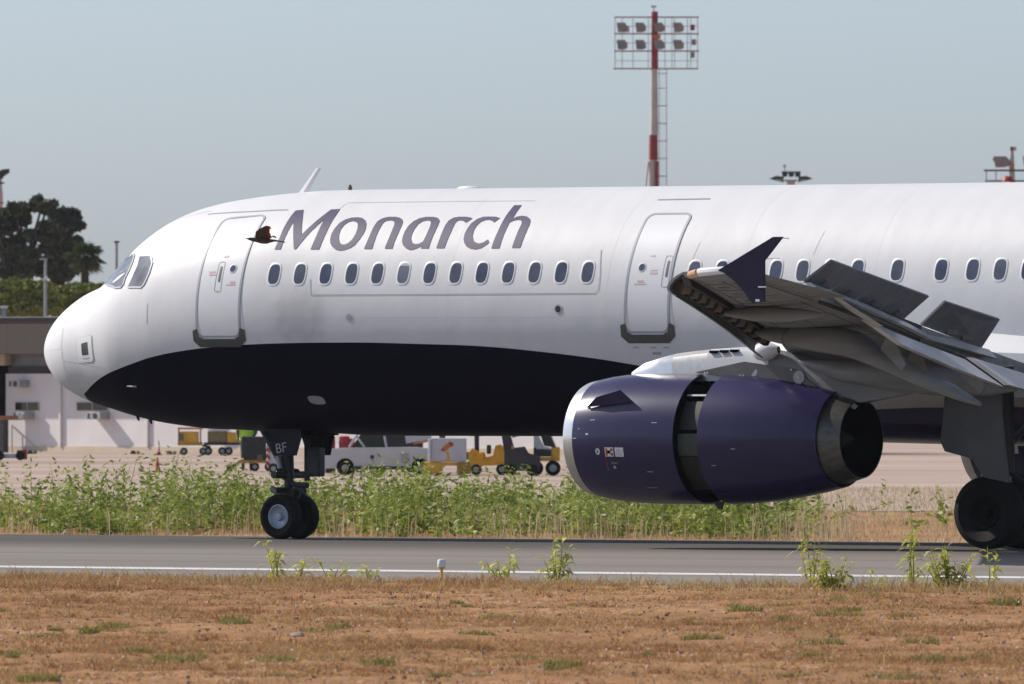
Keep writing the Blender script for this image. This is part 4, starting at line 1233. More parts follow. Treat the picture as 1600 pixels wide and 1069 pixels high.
for p0, p1 in ((25, 62), (121, 170), (300, 345), (420, 470), (560, 610), (700, 745)):
    a, b_ = wall_u(p0), wall_u(p1)
    w = bbox('window', a, b_, -.05, .05, hz(642, D0), hz(628, D0), M['wallbase'])
    for k in range(2):
        bbox('pane', a + .03 + (b_ - a) * k / 2, a - .03 + (b_ - a) * (k + 1) / 2, -.062, -.04, hz(641, D0), hz(629, D0), M['dark_glass'], par=w)
for px_ in (96, 232, 380):
    bbox('downpipe', wall_u(px_) - .05, wall_u(px_) + .05, -.10, -.005, zb_wall, zt_wall, M['wall'])
for i, (p0, p1, r0, r1) in enumerate(((29, 46, 594.5, 605), (36, 54, 644.5, 655), (151, 172, 644, 655), (318, 338, 645, 655))):
    w_ = wall_u(p1) - wall_u(p0); h_ = hz(r0, D0) - hz(r1, D0)
    q = P0 + WD * wall_u((p0 + p1) / 2) + Vector((WD.y, -WD.x, 0)) * .26
    u = empty('air_conditioner', (q.x, q.y, hz(r1, D0)), WALL_RZ)
    tag(u, ('small wall air conditioning box above the left window of the white building', 'wall air conditioning box just below the left window of the white building',
            'wall air conditioning box under the dark window beside the aircraft nose', 'wall air conditioning box on the white wall behind the aircraft belly')[i], 'air conditioner', 'air conditioner boxes on the white wall')
    MB().box((0, 0, h_ / 2), (w_, .52, h_), M['galv'], bev=.02).build('casing', u)
    MB().lathe([(0, 0.001), (0, h_ * .42), (.02, h_ * .42)], (w_ * .12, -.285, h_ / 2), (0, 1, 0), M['dark'], 14).build('fan_grille', u)
    MB().box((-w_ * .34, -.265, h_ / 2), (w_ * .14, .012, h_ * .7), M['dark']).build('side_grille', u)

# yellow-orange barrier arm and stair rail by the bay
M['rust'] = paint('rusty_orange', (0.30, 0.125, 0.045), 0.7, var=0.35, scale=3)
ba = empty('barrier_arm', at(22, 480)); tag(ba, 'rusty orange barrier arm on a dark post before the dark loading bay', 'barrier')
S_ = 480 / F1600
MB().box((-22 * S_, 0, hz(660, 480) / 2), (.3, .3, hz(660, 480) + .3), M['dark']).build('post', ba)
mb = MB()
mb.box((0, -.2, hz(653, 480)), (40 * S_, .12, .17), M['rust'], rz=YAW * .2); mb.build('arm', ba)
MB().box((22 * S_, -.2, hz(651, 480)), (9 * S_, .2, .2), M['galv']).build('counterweight', ba)
rl = empty('stair_rail', at(36, 478)); tag(rl, 'thin pale handrail sloping down to the apron against the white wall', 'railing')
MB().tube([(-22 * S_, 0, hz(665, 478)), (26 * S_, .3, hz(706, 478))], .035, M['wallbase'], 6).build('handrail', rl)
MB().tube([(-22 * S_, 0, hz(665, 478)), (-22 * S_, 0, 0)], .035, M['wallbase'], 6).build('rail_post', rl)
MB().tube([(-4 * S_, .1, hz(680, 478)), (-4 * S_, .1, 0)], .03, M['wallbase'], 6).build('rail_post', rl)

# ------------------------------------------------------------------ apron clutter
def local(px, D, label, name, cat, group=None, z=0.0):
    """empty facing the runway: local x runs across the view, local y away"""
    o = empty(name, at(px, D, z), YAW)
    tag(o, label, cat, group)
    return o


def U(D): return D / F1600


tb = local(20, 430, 'white and red tow bar lying on the apron before the dark bay', 'tow_bar', 'tow bar')
u = U(430)
MB().tube([(-24 * u, 0, .16), (6 * u, 0, .16)], .09, M['vehicle_white'], 8).build('bar', tb)
MB().box((-20 * u, 0, .12), (4 * u, .3, .24), M['dark'], bev=.03).build('dolly', tb)
MB().box((11 * u, 0, .20), (9 * u, .25, .3), M['dark'], bev=.03).build('tow_head', tb)
MB().box((19 * u, 0, .20), (7 * u, .2, .34), M['red'], bev=.03).build('red_end', tb)
for k in (-20, 12):
    MB().lathe([(-.05, .001), (-.05, .16), (.05, .16), (.05, .001)], (k * u, -.2, .16), (0, 1, 0), M['tyre'], 14).build('wheel', tb)
for px, D, lab in ((47, 470, 'dark wheel chock on the apron at the foot of the white wall'), (208, 469, 'black wheel chock pair left of the tall traffic cone'), (265, 466, 'brown wheel chock right of the tall traffic cone')):
    o = local(px, D, lab, 'wheel_chock', 'wheel chock', 'wheel chocks on the apron')
    u = U(D)
    MB().prism([(-5 * u, 0, 0), (5 * u, 0, 0), (3 * u, 0, 5 * u), (-2 * u, 0, 6 * u)], (0, .25, 0), M['dark']).build('block', o)
    MB().box((8 * u, 0, .06), (5 * u, .2, .12), M['orange'] if px == 208 else M['brownbox']).build('handle', o)
o = local(248, 462, 'tall pink and white traffic cone with a red foot on the apron', 'traffic_cone', 'traffic cone')
u = U(462)
MB().lathe([(0, 3.2 * u), (4 * u, 3.0 * u)], (0, 0, .02), (0, 0, 1), M['red'], 14).build('foot', o)
MB().lathe([(0, 2.6 * u), (8 * u, 2.0 * u)], (0, 0, 4 * u), (0, 0, 1), M['red_mark'], 14).build('lower_cone', o)
MB().lathe([(0, 2.0 * u), (4 * u, 1.6 * u)], (0, 0, 12 * u), (0, 0, 1), M['lampwhite'], 14).build('white_band', o)
MB().lathe([(0, 1.6 * u), (7 * u, 1.0 * u)], (0, 0, 16 * u), (0, 0, 1), M['red_mark'], 14, cap=(False, True)).build('upper_cone', o)
MB().box((0, 0, .02), (10 * u, 10 * u, .04), M['dark']).build('base', o)
o = local(246, 372, 'thin orange traffic cone half hidden by the green weeds', 'traffic_cone', 'traffic cone')
MB().lathe([(0, .085), (.40, .025)], (0, 0, .04), (0, 0, 1), M['orange'], 14, cap=(False, True)).build('cone', o)
MB().box((0, 0, .02), (.3, .3, .04), M['dark']).build('base', o)
MB().lathe([(0, .066), (.08, .052)], (0, 0, .20), (0, 0, 1), M['red'], 14).build('band', o)


def wheel_part(par, x, y, r, w_=.18, n='wheel', hub=True):
    MB().lathe([(-w_ / 2, .001), (-w_ / 2, r * .8), (-w_ * .3, r), (w_ * .3, r), (w_ / 2, r * .8), (w_ / 2, .001)], (x, y, r), (0, 1, 0), M['tyre'], 20).build(n, par)
    if hub: MB().lathe([(-w_ / 2 - .012, .001), (-w_ / 2 - .006, r * .5)], (x, y, r), (0, 1, 0), M['galv'], 14).build('hub', par)


# baggage carts
D = 462; u = U(D)
o = local(297, D, 'yellow open-sided baggage cart with a dark end panel before the white wall', 'baggage_cart', 'baggage cart')
MB().box((0, 0, .42), (60 * u * .62, 1.4, .12), M['ochre']).build('deck', o)
MB().box((-2 * u, 0, .42 + 10 * u), (30 * u, 1.35, 18 * u), M['yellow'], bev=.03).build('box', o)
MB().box((-13 * u, -.70, .42 + 10.5 * u), (7 * u, .04, 11 * u), M['grey_dark']).build('end_panel', o)
MB().box((1 * u, 0, .42 + 24 * u), (38 * u, 1.45, .07), M['ochre']).build('canopy', o)
for x in (-17, 17): MB().box((x * u, -.66, .42 + 12 * u), (.06, .06, 24 * u), M['ochre']).build('canopy_post', o)
for x in (-9, 21): wheel_part(o, x * u, -.6, 6 * u)
MB().tube([(19 * u, 0, .35), (32 * u, 0, .3)], .04, M['steel_dark'], 6).build('drawbar', o)
o = local(350, D, 'baggage cart covered with an olive tarpaulin beside a yellow end', 'baggage_cart', 'baggage cart')
MB().box((-3 * u, 0, .42), (56 * u, 1.4, .10), M['dark']).build('deck', o)
MB().box((-10 * u, 0, .46 + 9 * u), (30 * u, 1.3, 18 * u), M['tarp'], bev=.05).build('tarpaulin', o)
MB().box((16 * u, 0, .46 + 8 * u), (21 * u, 1.35, 17 * u), M['yellow'], bev=.04).build('yellow_box', o)
MB().box((-8 * u, 0, .46 + 20 * u), (33 * u, 1.4, .06), M['seam_light']).build('canopy', o)
for x in (-24, -2, 8): wheel_part(o, x * u, -.6, 6.5 * u)
# dark cart with boxes
D = 376; u = U(D)
o = local(399, D, 'dark covered luggage cart on a brown platform beside the nose gear', 'luggage_cart', 'luggage cart')
MB().box((0, 0, 12 * u + .06), (52 * u, 1.5, .09), M['ochre']).build('platform', o)
MB().box((1 * u, 0, .06 + 32 * u), (44 * u, 1.35, 38 * u), M['dark'], bev=.04).build('cover', o)
MB().box((8 * u, -.70, 20 * u), (9 * u, .10, 12 * u), M['brownbox'], bev=.02).build('suitcase', o)
MB().box((-12 * u, -.70, 30 * u), (12 * u, .08, 10 * u), M['steel_dark'], bev=.02).build('suitcase', o)
for x in (0, 22): wheel_part(o, x * u, -.6, 7 * u)
MB().tube([(-26 * u, 0, .25), (-36 * u, 0, .15)], .05, M['steel_dark'], 6).build('drawbar', o)
MB().box((-40 * u, -.3, .10), (9 * u, .3, .2), M['dark'], bev=.03).build('tow_hook', o)

# ground crew member in a hi-vis vest
D = 377.5
pe = local(386, D, 'ground worker in a bright yellow-green vest standing behind the dark cart', 'person', 'person')
me = bpy.data.meshes.new('body')
J = [((0, 0, .98), .17), ((0, 0, 1.20), .165), ((0, 0, 1.42), .19), ((0, 0, 1.53), .07), ((0, -.02, 1.60), .085), ((0, -.03, 1.70), .10), ((0, -.02, 1.78), .06),
     ((.11, 0, .92), .12), ((.12, -.02, .50), .075), ((.12, 0, .08), .05), ((.12, -.14, .03), .045),
     ((-.11, 0, .92), .12), ((-.12, .02, .50), .075), ((-.12, .03, .08), .05), ((-.12, -.11, .03), .045),
     ((.21, 0, 1.44), .075), ((.28, -.04, 1.17), .052), ((.22, -.25, 1.05), .038), ((.17, -.32, 1.03), .04),
     ((-.21, 0, 1.44), .075), ((-.29, .0, 1.17), .052), ((-.27, -.16, .96), .038), ((-.25, -.22, .92), .04)]
E_ = [(0, 1), (1, 2), (2, 3), (3, 4), (4, 5), (5, 6), (0, 7), (7, 8), (8, 9), (9, 10), (0, 11), (11, 12), (12, 13), (13, 14), (2, 15), (15, 16), (16, 17), (17, 18), (2, 19), (19, 20), (20, 21), (21, 22)]
me.from_pydata([j[0] for j in J], E_, [])
po = link_mesh('body', me, pe)
sk = po.modifiers.new('skin', 'SKIN'); po.modifiers.new('sub', 'SUBSURF').levels = 1
for i, j in enumerate(J): me.skin_vertices[0].data[i].radius = (j[1], j[1])
me.skin_vertices[0].data[0].use_root = True
m, nt, b = new_mat('worker')
tc = nd(nt, 'ShaderNodeTexCoord'); sp = nd(nt, 'ShaderNodeSeparateXYZ'); nt.links.new(tc.outputs['Object'], sp.inputs[0])
cr = nd(nt, 'ShaderNodeValToRGB'); cr.color_ramp.interpolation = 'CONSTANT'
for i, (p, c) in enumerate(((0, (.02, .025, .045, 1)), (.97 / 2, (.03, .03, .04, 1)), (1.54 / 2, (.42, .25, .17, 1)))):
    e = cr.color_ramp.elements[i] if i < 2 else cr.color_ramp.elements.new(p)
    e.position = p; e.color = c
hv = nd(nt, 'ShaderNodeMath', operation='DIVIDE'); hv.inputs[1].default_value = 2; nt.links.new(sp.outputs[2], hv.inputs[0]); nt.links.new(hv.outputs[0], cr.inputs[0]); nt.links.new(cr.outputs[0], b.inputs['Base Color'])
me.materials.append(m)
MB().loft([[Vector((a * math.cos(t), d * math.sin(t) - .005, z)) for t in [2 * math.pi * k / 18 for k in range(18)]] for z, a, d in ((.92, .235, .19), (1.05, .23, .195), (1.2, .225, .19), (1.36, .26, .205), (1.46, .25, .17), (1.52, .14, .11))], M['hivis']).build('vest', pe)
for sx in (-1, 1): MB().tube([(sx * .20, 0, 1.45), (sx * .275, -.03, 1.22)], [.105, .085], M['hivis'], 12).build('sleeve', pe)
MB().lathe([(1.70, .115), (1.78, .105), (1.83, .06), (1.84, 0)], (0, -.02, 0), (0, 0, 1), M['cloth'], 16).build('cap', pe)

# low white tractor with red chevrons, mostly behind the nose gear
D = 366; u = U(D)
o = local(432, D, 'low white tow tractor with red chevron end beside the dark cart', 'tow_tractor', 'tow tractor')
MB().box((3 * u, 0, .12 + 17 * u), (36 * u, 1.5, 26 * u), M['vehicle_white'], bev=.06).build('body', o)
for k in range(3): MB().prism([(-15 * u, -.77, (14 + 11 * k) * u), (-9 * u, -.77, (10 + 11 * k) * u), (-9 * u, -.77, (16 + 11 * k) * u), (-15 * u, -.77, (20 + 11 * k) * u)], (0, .03, 0), M['red']).build('chevron', o)
MB().box((-12 * u, 0, .12 + 36 * u), (7 * u, 1.3, 12 * u), M['vehicle_white'], bev=.03).build('backrest', o)
for x in (-4, 17): wheel_part(o, x * u, -.72, 8 * u)

# white car
D = 361; u = U(D)
o = local(590, D, 'white airport car parked side-on behind the weeds right of the nose gear', 'car', 'car')
mb = MB()
prof = [(-88, 10), (-90, 22), (-84, 36), (-70, 41), (-20, 43), (60, 43), (86, 41), (94, 32), (94, 12)]
mb.loft([[Vector((x * u * (1 if abs(s) < .8 else .985), s, z * u)) for x, z in prof] for s in (-.86, -.78, .78, .86)], M['vehicle_white'], smooth=False)
o1 = mb.build('body', o, edge=.3)
MB().loft([[Vector((x * u, s, z * u)) for x, z in ((-40, 43), (-26, 64), (10, 66), (14, 43))] for s in (-.72, .72)], M['dark_glass'], smooth=False).build('side_glass', o)
for a, b_ in (((-44, 43), (-28, 68)), ((-20, 43), (-32, 60)), ((14, 43), (10, 66))):
    MB().tube([(a[0] * u, -.74, a[1] * u), (b_[0] * u, -.73, b_[1] * u)], .035, M['vehicle_white'], 6).build('pillar', o)
MB().box((-8 * u, 0, 68 * u), (38 * u, 1.42, .07), M['vehicle_white'], bev=.03).build('roof', o)
for x in (-50, 67):
    MB().lathe([(0, 0.001), (0, 13.5 * u), (.03, 13.5 * u)], (x * u, -.875, 12.5 * u), (0, 1, 0), M['black'], 24).build('wheel_arch', o)
    wheel_part(o, x * u, -.82, 11 * u, .2)
MB().lathe([(0, .001), (0, 3.2 * u), (.02, 3.2 * u)], (-8 * u, -.885, 28 * u), (0, 1, 0), M['dark'], 16).build('filler_cap', o)
MB().box((43 * u, -.87, 27 * u), (12 * u, .02, 14 * u), M['seam']).build('side_panel', o)
MB().box((-88 * u, -.5, 33 * u), (8 * u, .4, 8 * u), M['dark_glass'], bev=.02).build('headlamp', o)
MB().box((86 * u, -.86, 30 * u), (12 * u, .03, 2.5 * u), M['dark']).build('rear_vent', o)
MB().box((2 * u, -.87, 11 * u), (86 * u, .04, .10), M['dark']).build('side_skirt', o)
# red drums behind it
for i, (px, r0, h_, lab) in enumerate(((516, 11, 34, 'leftmost red drum behind the bonnet of the white car'), (538, 12, 34, 'tallest red drum behind the bonnet of the white car'), (548, 9, 28, 'rightmost short red drum behind the white car bonnet'))):
    D = 368; u = U(D)
    o = local(px, D, lab, 'fuel_drum', 'drum', 'red drums behind the white car')
    zb = 36 * u
    MB().lathe([(0, r0 * .7 * u), (h_ * u * .6, r0 * .7 * u), (h_ * u * .64, r0 * .5 * u)], (0, 0, zb), (0, 0, 1), M['red'], 18, cap=(True, True)).build('drum', o)
    MB().lathe([(0, r0 * .74 * u), (.05, r0 * .74 * u)], (0, 0, zb + h_ * u * .3), (0, 0, 1), M['red'], 18, cap=(True, True)).build('rib', o)
    MB().box((0, 0, zb / 2), (r0 * 1.4 * u, .5, zb), M['dark']).build('crate', o)
# dark equipment behind the car
o = local(618, 372, 'dark ground power unit with a red top light behind the white car', 'power_unit', 'power unit')
u = U(372)
MB().box((0, 0, 36 * u), (76 * u, 1.3, 52 * u), M['dark'], bev=.06).build('housing', o)
MB().box((-4 * u, -.3, 64 * u), (11 * u, .3, 5 * u), M['red'], bev=.02).build('lamp', o)
MB().box((-14 * u, -.68, 44 * u), (16 * u, .04, 14 * u), M['steel_dark']).build('door_panel', o)
for x in (-22, 24): wheel_part(o, x * u, -.5, 8 * u)
o = local(652, 366, 'pale conveyor boom with an orange edge above the white car tail', 'conveyor', 'conveyor')
u = U(366)
MB().prism([(-17 * u, 0, 47 * u), (22 * u, 0, 53 * u), (22 * u, 0, 68 * u), (-10 * u, 0, 66 * u), (-19 * u, 0, 58 * u)], (0, .8, 0), M['seam_light']).build('boom', o)
MB().prism([(-6 * u, -.42, 45 * u), (20 * u, -.42, 50 * u), (20 * u, -.42, 53 * u), (-6 * u, -.42, 48 * u)], (0, .05, 0), M['orange']).build('edge_strip', o)
MB().box((5 * u, 0, 24 * u), (8 * u, .5, 48 * u), M['dark']).build('support', o)
for x in (-4, 14): wheel_part(o, x * u, -.3, 6 * u)

# white box cart with a flame emblem on a yellow chassis
D = 358; u = U(D)
o = local(699, D, 'white box with an orange and red plume emblem on a yellow chassis', 'ground_unit', 'ground unit')
MB().box((2 * u, 0, 22 * u + 18 * u), (56 * u, 1.1, 37 * u), M['vehicle_white'], bev=.05).build('box', o)
MB().box((-28 * u, -.3, 22 * u + 18 * u), (4 * u, .9, 35 * u), M['lampwhite'], bev=.02).build('end_rail', o)
MB().box((-22 * u, 0, 12 * u), (29 * u, 1.2, 18 * u), M['yellow'], bev=.05).build('chassis_end', o)
MB().box((26 * u, 0, 12 * u), (22 * u, 1.2, 18 * u), M['ochre'], bev=.05).build('chassis_end', o)
MB().box((3 * u, 0, 18 * u), (40 * u, 1.1, 5 * u), M['yellow']).build('chassis_beam', o)
for x in (-14, 22): wheel_part(o, x * u, -.45, 7 * u)
for poly, mm, dy in (([(-9, 40), (-6, 46), (0, 50), (4, 52), (9, 50), (8, 46), (3, 43), (0, 40), (-3, 37), (-6, 38)], 'orange', 0), ([(-2, 36), (2, 38), (4, 28), (4, 24), (8, 22), (-6, 22), (-1, 25), (0, 30)], 'yellow', .002), ([(2, 52), (5, 53), (10, 50), (9, 46), (5, 46)], 'red', .004), ([(-10, 39), (-8, 43), (-5, 42), (-6, 38)], 'red', .004)):
    MB().add([(x * u, -.555 - dy, z * u) for x, z in poly], [tuple(range(len(poly)))], M[mm]).build('emblem', o)
MB().tube([(-8 * u, 0, 58 * u), (-8 * u, 0, 65 * u)], .09, M['dark'], 8).build('cap', o)
# yellow tug
D = 360; u = U(D)
o = local(766, D, 'yellow baggage tug with rounded bonnet and dark steering post', 'baggage_tug', 'baggage tug')
mb = MB(); mb.loft([[Vector((x * u, s, z * u)) for x, z in ((-34, 14), (-34, 34), (-28, 42), (-16, 36), (-6, 28), (4, 30), (8, 46), (16, 48), (28, 38), (30, 16))] for s in (-.62, -.5, .5, .62)], M['yellow'], smooth=False); mb.build('body', o, edge=.3)
MB().lathe([(-.05, .001), (-.04, 5 * u), (.1, 7 * u)], (-14 * u, -.66, 30 * u), (0, 1, 0), M['yellow'], 16).build('headlamp_pod', o)
MB().box((-2 * u, 0, 40 * u), (7 * u, .9, 14 * u), M['dark'], bev=.03).build('seat', o)
MB().tube([(-21 * u, -.3, 36 * u), (-21 * u, -.3, 62 * u)], .07, M['dark'], 8).build('steering_post', o)
MB().box((-22 * u, 0, 63 * u), (26 * u, 1.1, 4 * u), M['dark'], bev=.02).build('canopy', o)
MB().box((-34 * u, -.2, 30 * u), (12 * u, .7, 12 * u), M['brownbox'], bev=.03).build('front_box', o)
for x in (-22, 18): wheel_part(o, x * u, -.55, 9 * u)
# dark belt loader leg
D = 356; u = U(D)
o = local(808, D, 'black loader with a leaning dark mast right of the yellow tug', 'loader', 'loader')
MB().prism([(-26 * u, 0, 75 * u), (-13 * u, 0, 75 * u), (-4 * u, 0, 42 * u), (-20 * u, 0, 36 * u)], (0, .6, 0), M['dark']).build('mast', o)
MB().loft([[Vector((x * u, s, z * u)) for x, z in ((-20, 8), (-20, 40), (-6, 44), (12, 46), (18, 36), (36, 30), (36, 8))] for s in (-.6, .6)], M['dark'], smooth=False).build('body', o, edge=.3)
MB().tube([(-8 * u, -.3, 62 * u), (26 * u, -.3, 72 * u)], .05, M['brownbox'], 6).build('boom', o)
MB().box((-7 * u, -.62, 45 * u), (5 * u, .05, 5 * u), M['orange']).build('lamp', o)
for x in (-10, 24): wheel_part(o, x * u, -.55, 9 * u, hub=False)
# small white and yellow tractor
D = 357; u = U(D)
o = local(850, D, 'small white and yellow tractor with a dark raked windscreen beside the engine', 'tractor', 'tractor')
MB().prism([(-16 * u, 0, 43 * u), (10 * u, 0, 41 * u), (10 * u, 0, 44 * u), (0, 0, 46 * u), (-8 * u, 0, 62 * u), (-10 * u, 0, 74 * u), (-16 * u, 0, 74 * u)], (0, .9, 0), M['vehicle_white']).build('cab', o)
MB().prism([(-9 * u, -.02, 74 * u), (6 * u, -.02, 74 * u), (18 * u, -.02, 44 * u), (0 * u, -.02, 47 * u)], (0, .86, 0), M['dark_glass']).build('windscreen', o)
MB().tube([(5 * u, -.4, 75 * u), (18 * u, -.4, 44 * u)], .035, M['vehicle_white'], 6).build('windscreen_post', o)
MB().box((-1 * u, 0, 36 * u), (26 * u, .9, 12 * u), M['steel_dark'], bev=.05).build('engine_cover', o)
MB().box((-14 * u, -.3, 37 * u), (5 * u, .4, 14 * u), M['dark'], bev=.02).build('battery_box', o)
MB().box((18 * u, 0, 36 * u), (14 * u, .95, 18 * u), M['yellow'], bev=.05).build('front_fender', o)
MB().box((0, 0, 26 * u), (50 * u, .9, 6 * u), M['yellow'], bev=.03).build('chassis', o)
wheel_part(o, -13 * u, -.45, 12 * u); wheel_part(o, 14 * u, -.45, 12 * u)

# ------------------------------------------------------------------ light masts
def flood(par, x, z, w_, h_, glass, m_=None, yaw=0.0):
    R = Matrix.Rotation(yaw, 3, 'Z')
    prof = [(-w_ / 2, h_ / 2), (w_ * .25, h_ / 2), (w_ / 2, h_ * .1), (w_ / 2, -h_ * .35), (w_ * .2, -h_ / 2), (-w_ * .38, -h_ / 2)]
    MB().loft([[R @ Vector((a, s, c)) + Vector((x, 0, z)) for a, c in prof] for s in (-.28, .12)], m_ or M['floodbox'], smooth=False).build('floodlight', par, edge=.3)
    if glass: MB().prism([R @ Vector((a * w_, -.285, c * h_)) + Vector((x, 0, z)) for a, c in ((-.36, -.05), (.30, -.05), (.34, -.30), (-.30, -.30))], (0, .01, 0), M['floodglass']).build('flood_glass', par)
    MB().tube([(x, .12, z - h_ * .1), (x, .35, z - h_ * .1)], .03, M['galv'], 6).build('flood_arm', par)


D = 700.0; u = U(D)
o = local(1022, D, 'tall red and white banded light mast with a floodlight rack above the fuselage', 'light_mast', 'light mast')
def seg(r0, r1, w0, w1, mm, nm='pole_band', dx=0.0):
    MB().lathe([(hz(r1, D), w1 * u), (hz(r0, D), w0 * u)], (dx * u, 0, 0), (0, 0, 1), mm, 16, cap=(True, True)).build(nm, o)
seg(18, 108, 5.0, 5.5, M['mastred'], dx=1); seg(108, 211, 5.2, 6.6, M['mastwhite']); seg(211, 250, 6.6, 7.2, M['mastred'], dx=-1)
seg(250, 400, 7.2, 9, M['mastwhite'], dx=-2); seg(400, 540, 9, 10.5, M['mastred'], dx=-2); seg(540, 702, 10.5, 12, M['mastwhite'], dx=-2)
MB().box((4.5 * u, -.28, (hz(252, D) + hz(420, D)) / 2), (5 * u, .16, hz(252, D) - hz(420, D)), M['mastred']).build('cable_tray', o)
MB().tube([(-9 * u, -.2, hz(252, D)), (-14 * u, -.2, hz(300, D))], .07, M['lampwhite'], 8).build('conduit', o)
for r in (27, 53, 80, 107.5):
    MB().box((4 * u if r < 100 else 2.5 * u, -.1, hz(r, D)), (132 * u, .07, .07), M['mastred']).build('rack_rail', o)
for r in (41, 67, 95): MB().box((4 * u, .0, hz(r, D)), (128 * u, .03, .03), M['galv']).build('rack_bar', o)
for px in (-61, -50, -33, -9, 17, 28, 32, 52, 57, 68): MB().box((px * u, -.04, (hz(27, D) + hz(107, D)) / 2), (.035, .035, 80 * u), M['mastred'] if abs(px) > 50 and px != 57 else M['galv']).build('rack_post', o)
for r in (41, 68):
    for i, px in enumerate((-50, -21, 8, 38)):
        flood(o, px * u, hz(r + 2, D), 17 * u, 15 * u, r > 50 and i < 3)
for px, r, mm in ((60, 43, 'mastred'), (62, 66, 'floodbox'), (60, 86, 'floodbox'), (-42, 46, 'red_mark')): MB().box((px * u, -.1, hz(r, D)), (7 * u, .2, 9 * u), M[mm], bev=.02).build('junction_box', o)
MB().box((4 * u, -.15, hz(58, D)), (12 * u, .2, 7 * u), M['orange'], bev=.02).build('gearbox', o)
MB().tube([(0, 0, hz(18, D)), (-1 * u, 0, hz(9, D))], .03, M['galv'], 6).build('finial', o)
for dx in (-3, 2): MB().lathe([(0, .001), (.03, .06), (.1, .06), (.13, .001)], (dx * u, 0, hz(12, D)), (0, 0, 1), M['mastred'], 8).build('obstruction_lamp', o)
for px in (8, 19.5): MB().tube([(px * u, -.1, hz(108, D)), (px * u, -.1, hz(330, D))], .018, M['mastred'], 5).build('ladder_rail', o)
for k in range(46): MB().tube([(8 * u, -.1, hz(110 + 4.7 * k, D)), (19.5 * u, -.1, hz(110 + 4.7 * k, D))], .011, M['red_mark'], 4).build('ladder_rung', o)
for r in (115, 138, 165.5, 193, 220.5, 248, 275.5): MB().box((13 * u, -.12, hz(r, D)), (15 * u, .04, .04), M['grey_dark']).build('ladder_bracket', o)
MB().box((-2 * u, 0, .2), (2.0, 2.0, .5), M['wallbase']).build('footing', o)

# mast head peeping over the fuselage
D = 820.0; u = U(D)
o = local(1236, D, 'dark ring of floodlights of a mast just peeping over the fuselage crown', 'light_mast', 'light mast')
MB().lathe([(0, 14 * u), (hz(282, D), 6 * u)], (0, 0, 0), (0, 0, 1), M['mastwhite'], 14).build('pole', o)
MB().lathe([(hz(284, D), 9 * u), (hz(281, D), 10 * u)], (0, 0, 0), (0, 0, 1), M['galv'], 16, cap=(True, True)).build('ring', o)
for s in (-1, 1):
    MB().prism([(s * 11 * u, 0, hz(285, D)), (s * 34 * u, 0, hz(279.5, D)), (s * 24 * u, 0, hz(275, D)), (s * 12 * u, 0, hz(276, D))], (0, .5, 0), M['dark']).build('floodlight', o)
    MB().box((s * 19 * u, -.3, hz(281.5, D)), (10 * u, .04, 3 * u), M['galv']).build('flood_glass', o)
for px in (-10, 0, 10): MB().prism([((px - 5) * u, -.3, hz(268, D)), ((px + 5) * u, -.3, hz(268, D)), ((px + 4) * u, -.3, hz(276, D)), ((px - 3) * u, -.3, hz(277, D))], (0, .5, 0), M['dark']).build('floodlight', o)
MB().tube([(-10 * u, 0, hz(268, D)), (-10 * u, 0, hz(258, D))], .05, M['lampwhite'], 6).build('finial', o)
MB().box((-10 * u, 0, hz(259.5, D)), (4 * u, .2, 4 * u), M['red_mark']).build('obstruction_lamp', o)

# mast at the right edge
D = 640.0; u = U(D)
o = local(1580, D, 'light mast top with a dark floodlight and red lamp at the right edge', 'light_mast', 'light mast')
MB().lathe([(0, 11 * u), (hz(300, D), 6 * u), (hz(233, D), 3 * u)], (1 * u, 0, 0), (0, 0, 1), M['mastwhite'], 14).build('pole', o)
MB().box((3 * u, -.2, hz(266.5, D)), (92 * u, .12, 3 * u), M['grey_dark']).build('rack_rail', o)
MB().box((-5 * u, -.2, hz(283, D)), (72 * u, .10, 2.5 * u), M['grey_dark']).build('rack_rail', o)
for px in (-39, -24, 24, 44): MB().box((px * u, -.2, hz(275, D)), (.05, .05, 17 * u), M['galv']).build('rack_post', o)
flood(o, -15 * u, hz(253, D), 26 * u, 17 * u, False)
MB().box((-25 * u, -.1, hz(249.5, D)), (8 * u, .3, 4 * u), M['floodbox']).build('flood_visor', o)
flood(o, 28 * u, hz(253, D), 20 * u, 17 * u, False)
MB().lathe([(-6 * u, 10 * u), (-2 * u, 9 * u), (2 * u, 5 * u), (3 * u, 0)], (-6 * u, -.5, hz(278, D)), (0, 0, 1), M['red'], 16).build('red_dome', o)
MB().box((3 * u, 0, hz(232.5, D)), (10 * u, .2, 6 * u), M['mastwhite']).build('marker_board', o)
MB().box((1 * u, -.11, hz(232.5, D)), (4 * u, .03, 6 * u), M['mastred']).build('marker_stripe', o)
MB().box((1 * u, -.3, hz(259, D)), (6 * u, .2, 6 * u), M['orange'], bev=.02).build('gearbox', o)

# mast at the left edge
D = 720.0; u = U(D)
o = local(-4, D, 'pale light mast with a dark floodlight at the left edge above the trees', 'light_mast', 'light mast')
MB().lathe([(0, 12 * u), (hz(300, D), 8 * u), (hz(270, D), 6 * u)], (0, 0, 0), (0, 0, 1), M['mastwhite'], 14).build('pole', o)
MB().lathe([(hz(330, D), 8.8 * u), (hz(298, D), 8.5 * u)], (0, 0, 0), (0, 0, 1), M['red_mark'], 14).build('pole_band', o)
MB().prism([(0, -.3, hz(270, D)), (8 * u, -.3, hz(265, D)), (19 * u, -.3, hz(264, D)), (19 * u, -.3, hz(270, D)), (10 * u, -.3, hz(276, D)), (8 * u, -.3, hz(280, D)), (0, -.3, hz(280, D))], (0, .5, 0), M['dark']).build('floodlight', o)
MB().box((-2 * u, -.2, hz(286, D)), (26 * u, .12, 2.5 * u), M['dark']).build('rack_rail', o)
MB().box((-2 * u, -.2, hz(317, D)), (24 * u, .12, 2 * u), M['dark']).build('rack_rail', o)

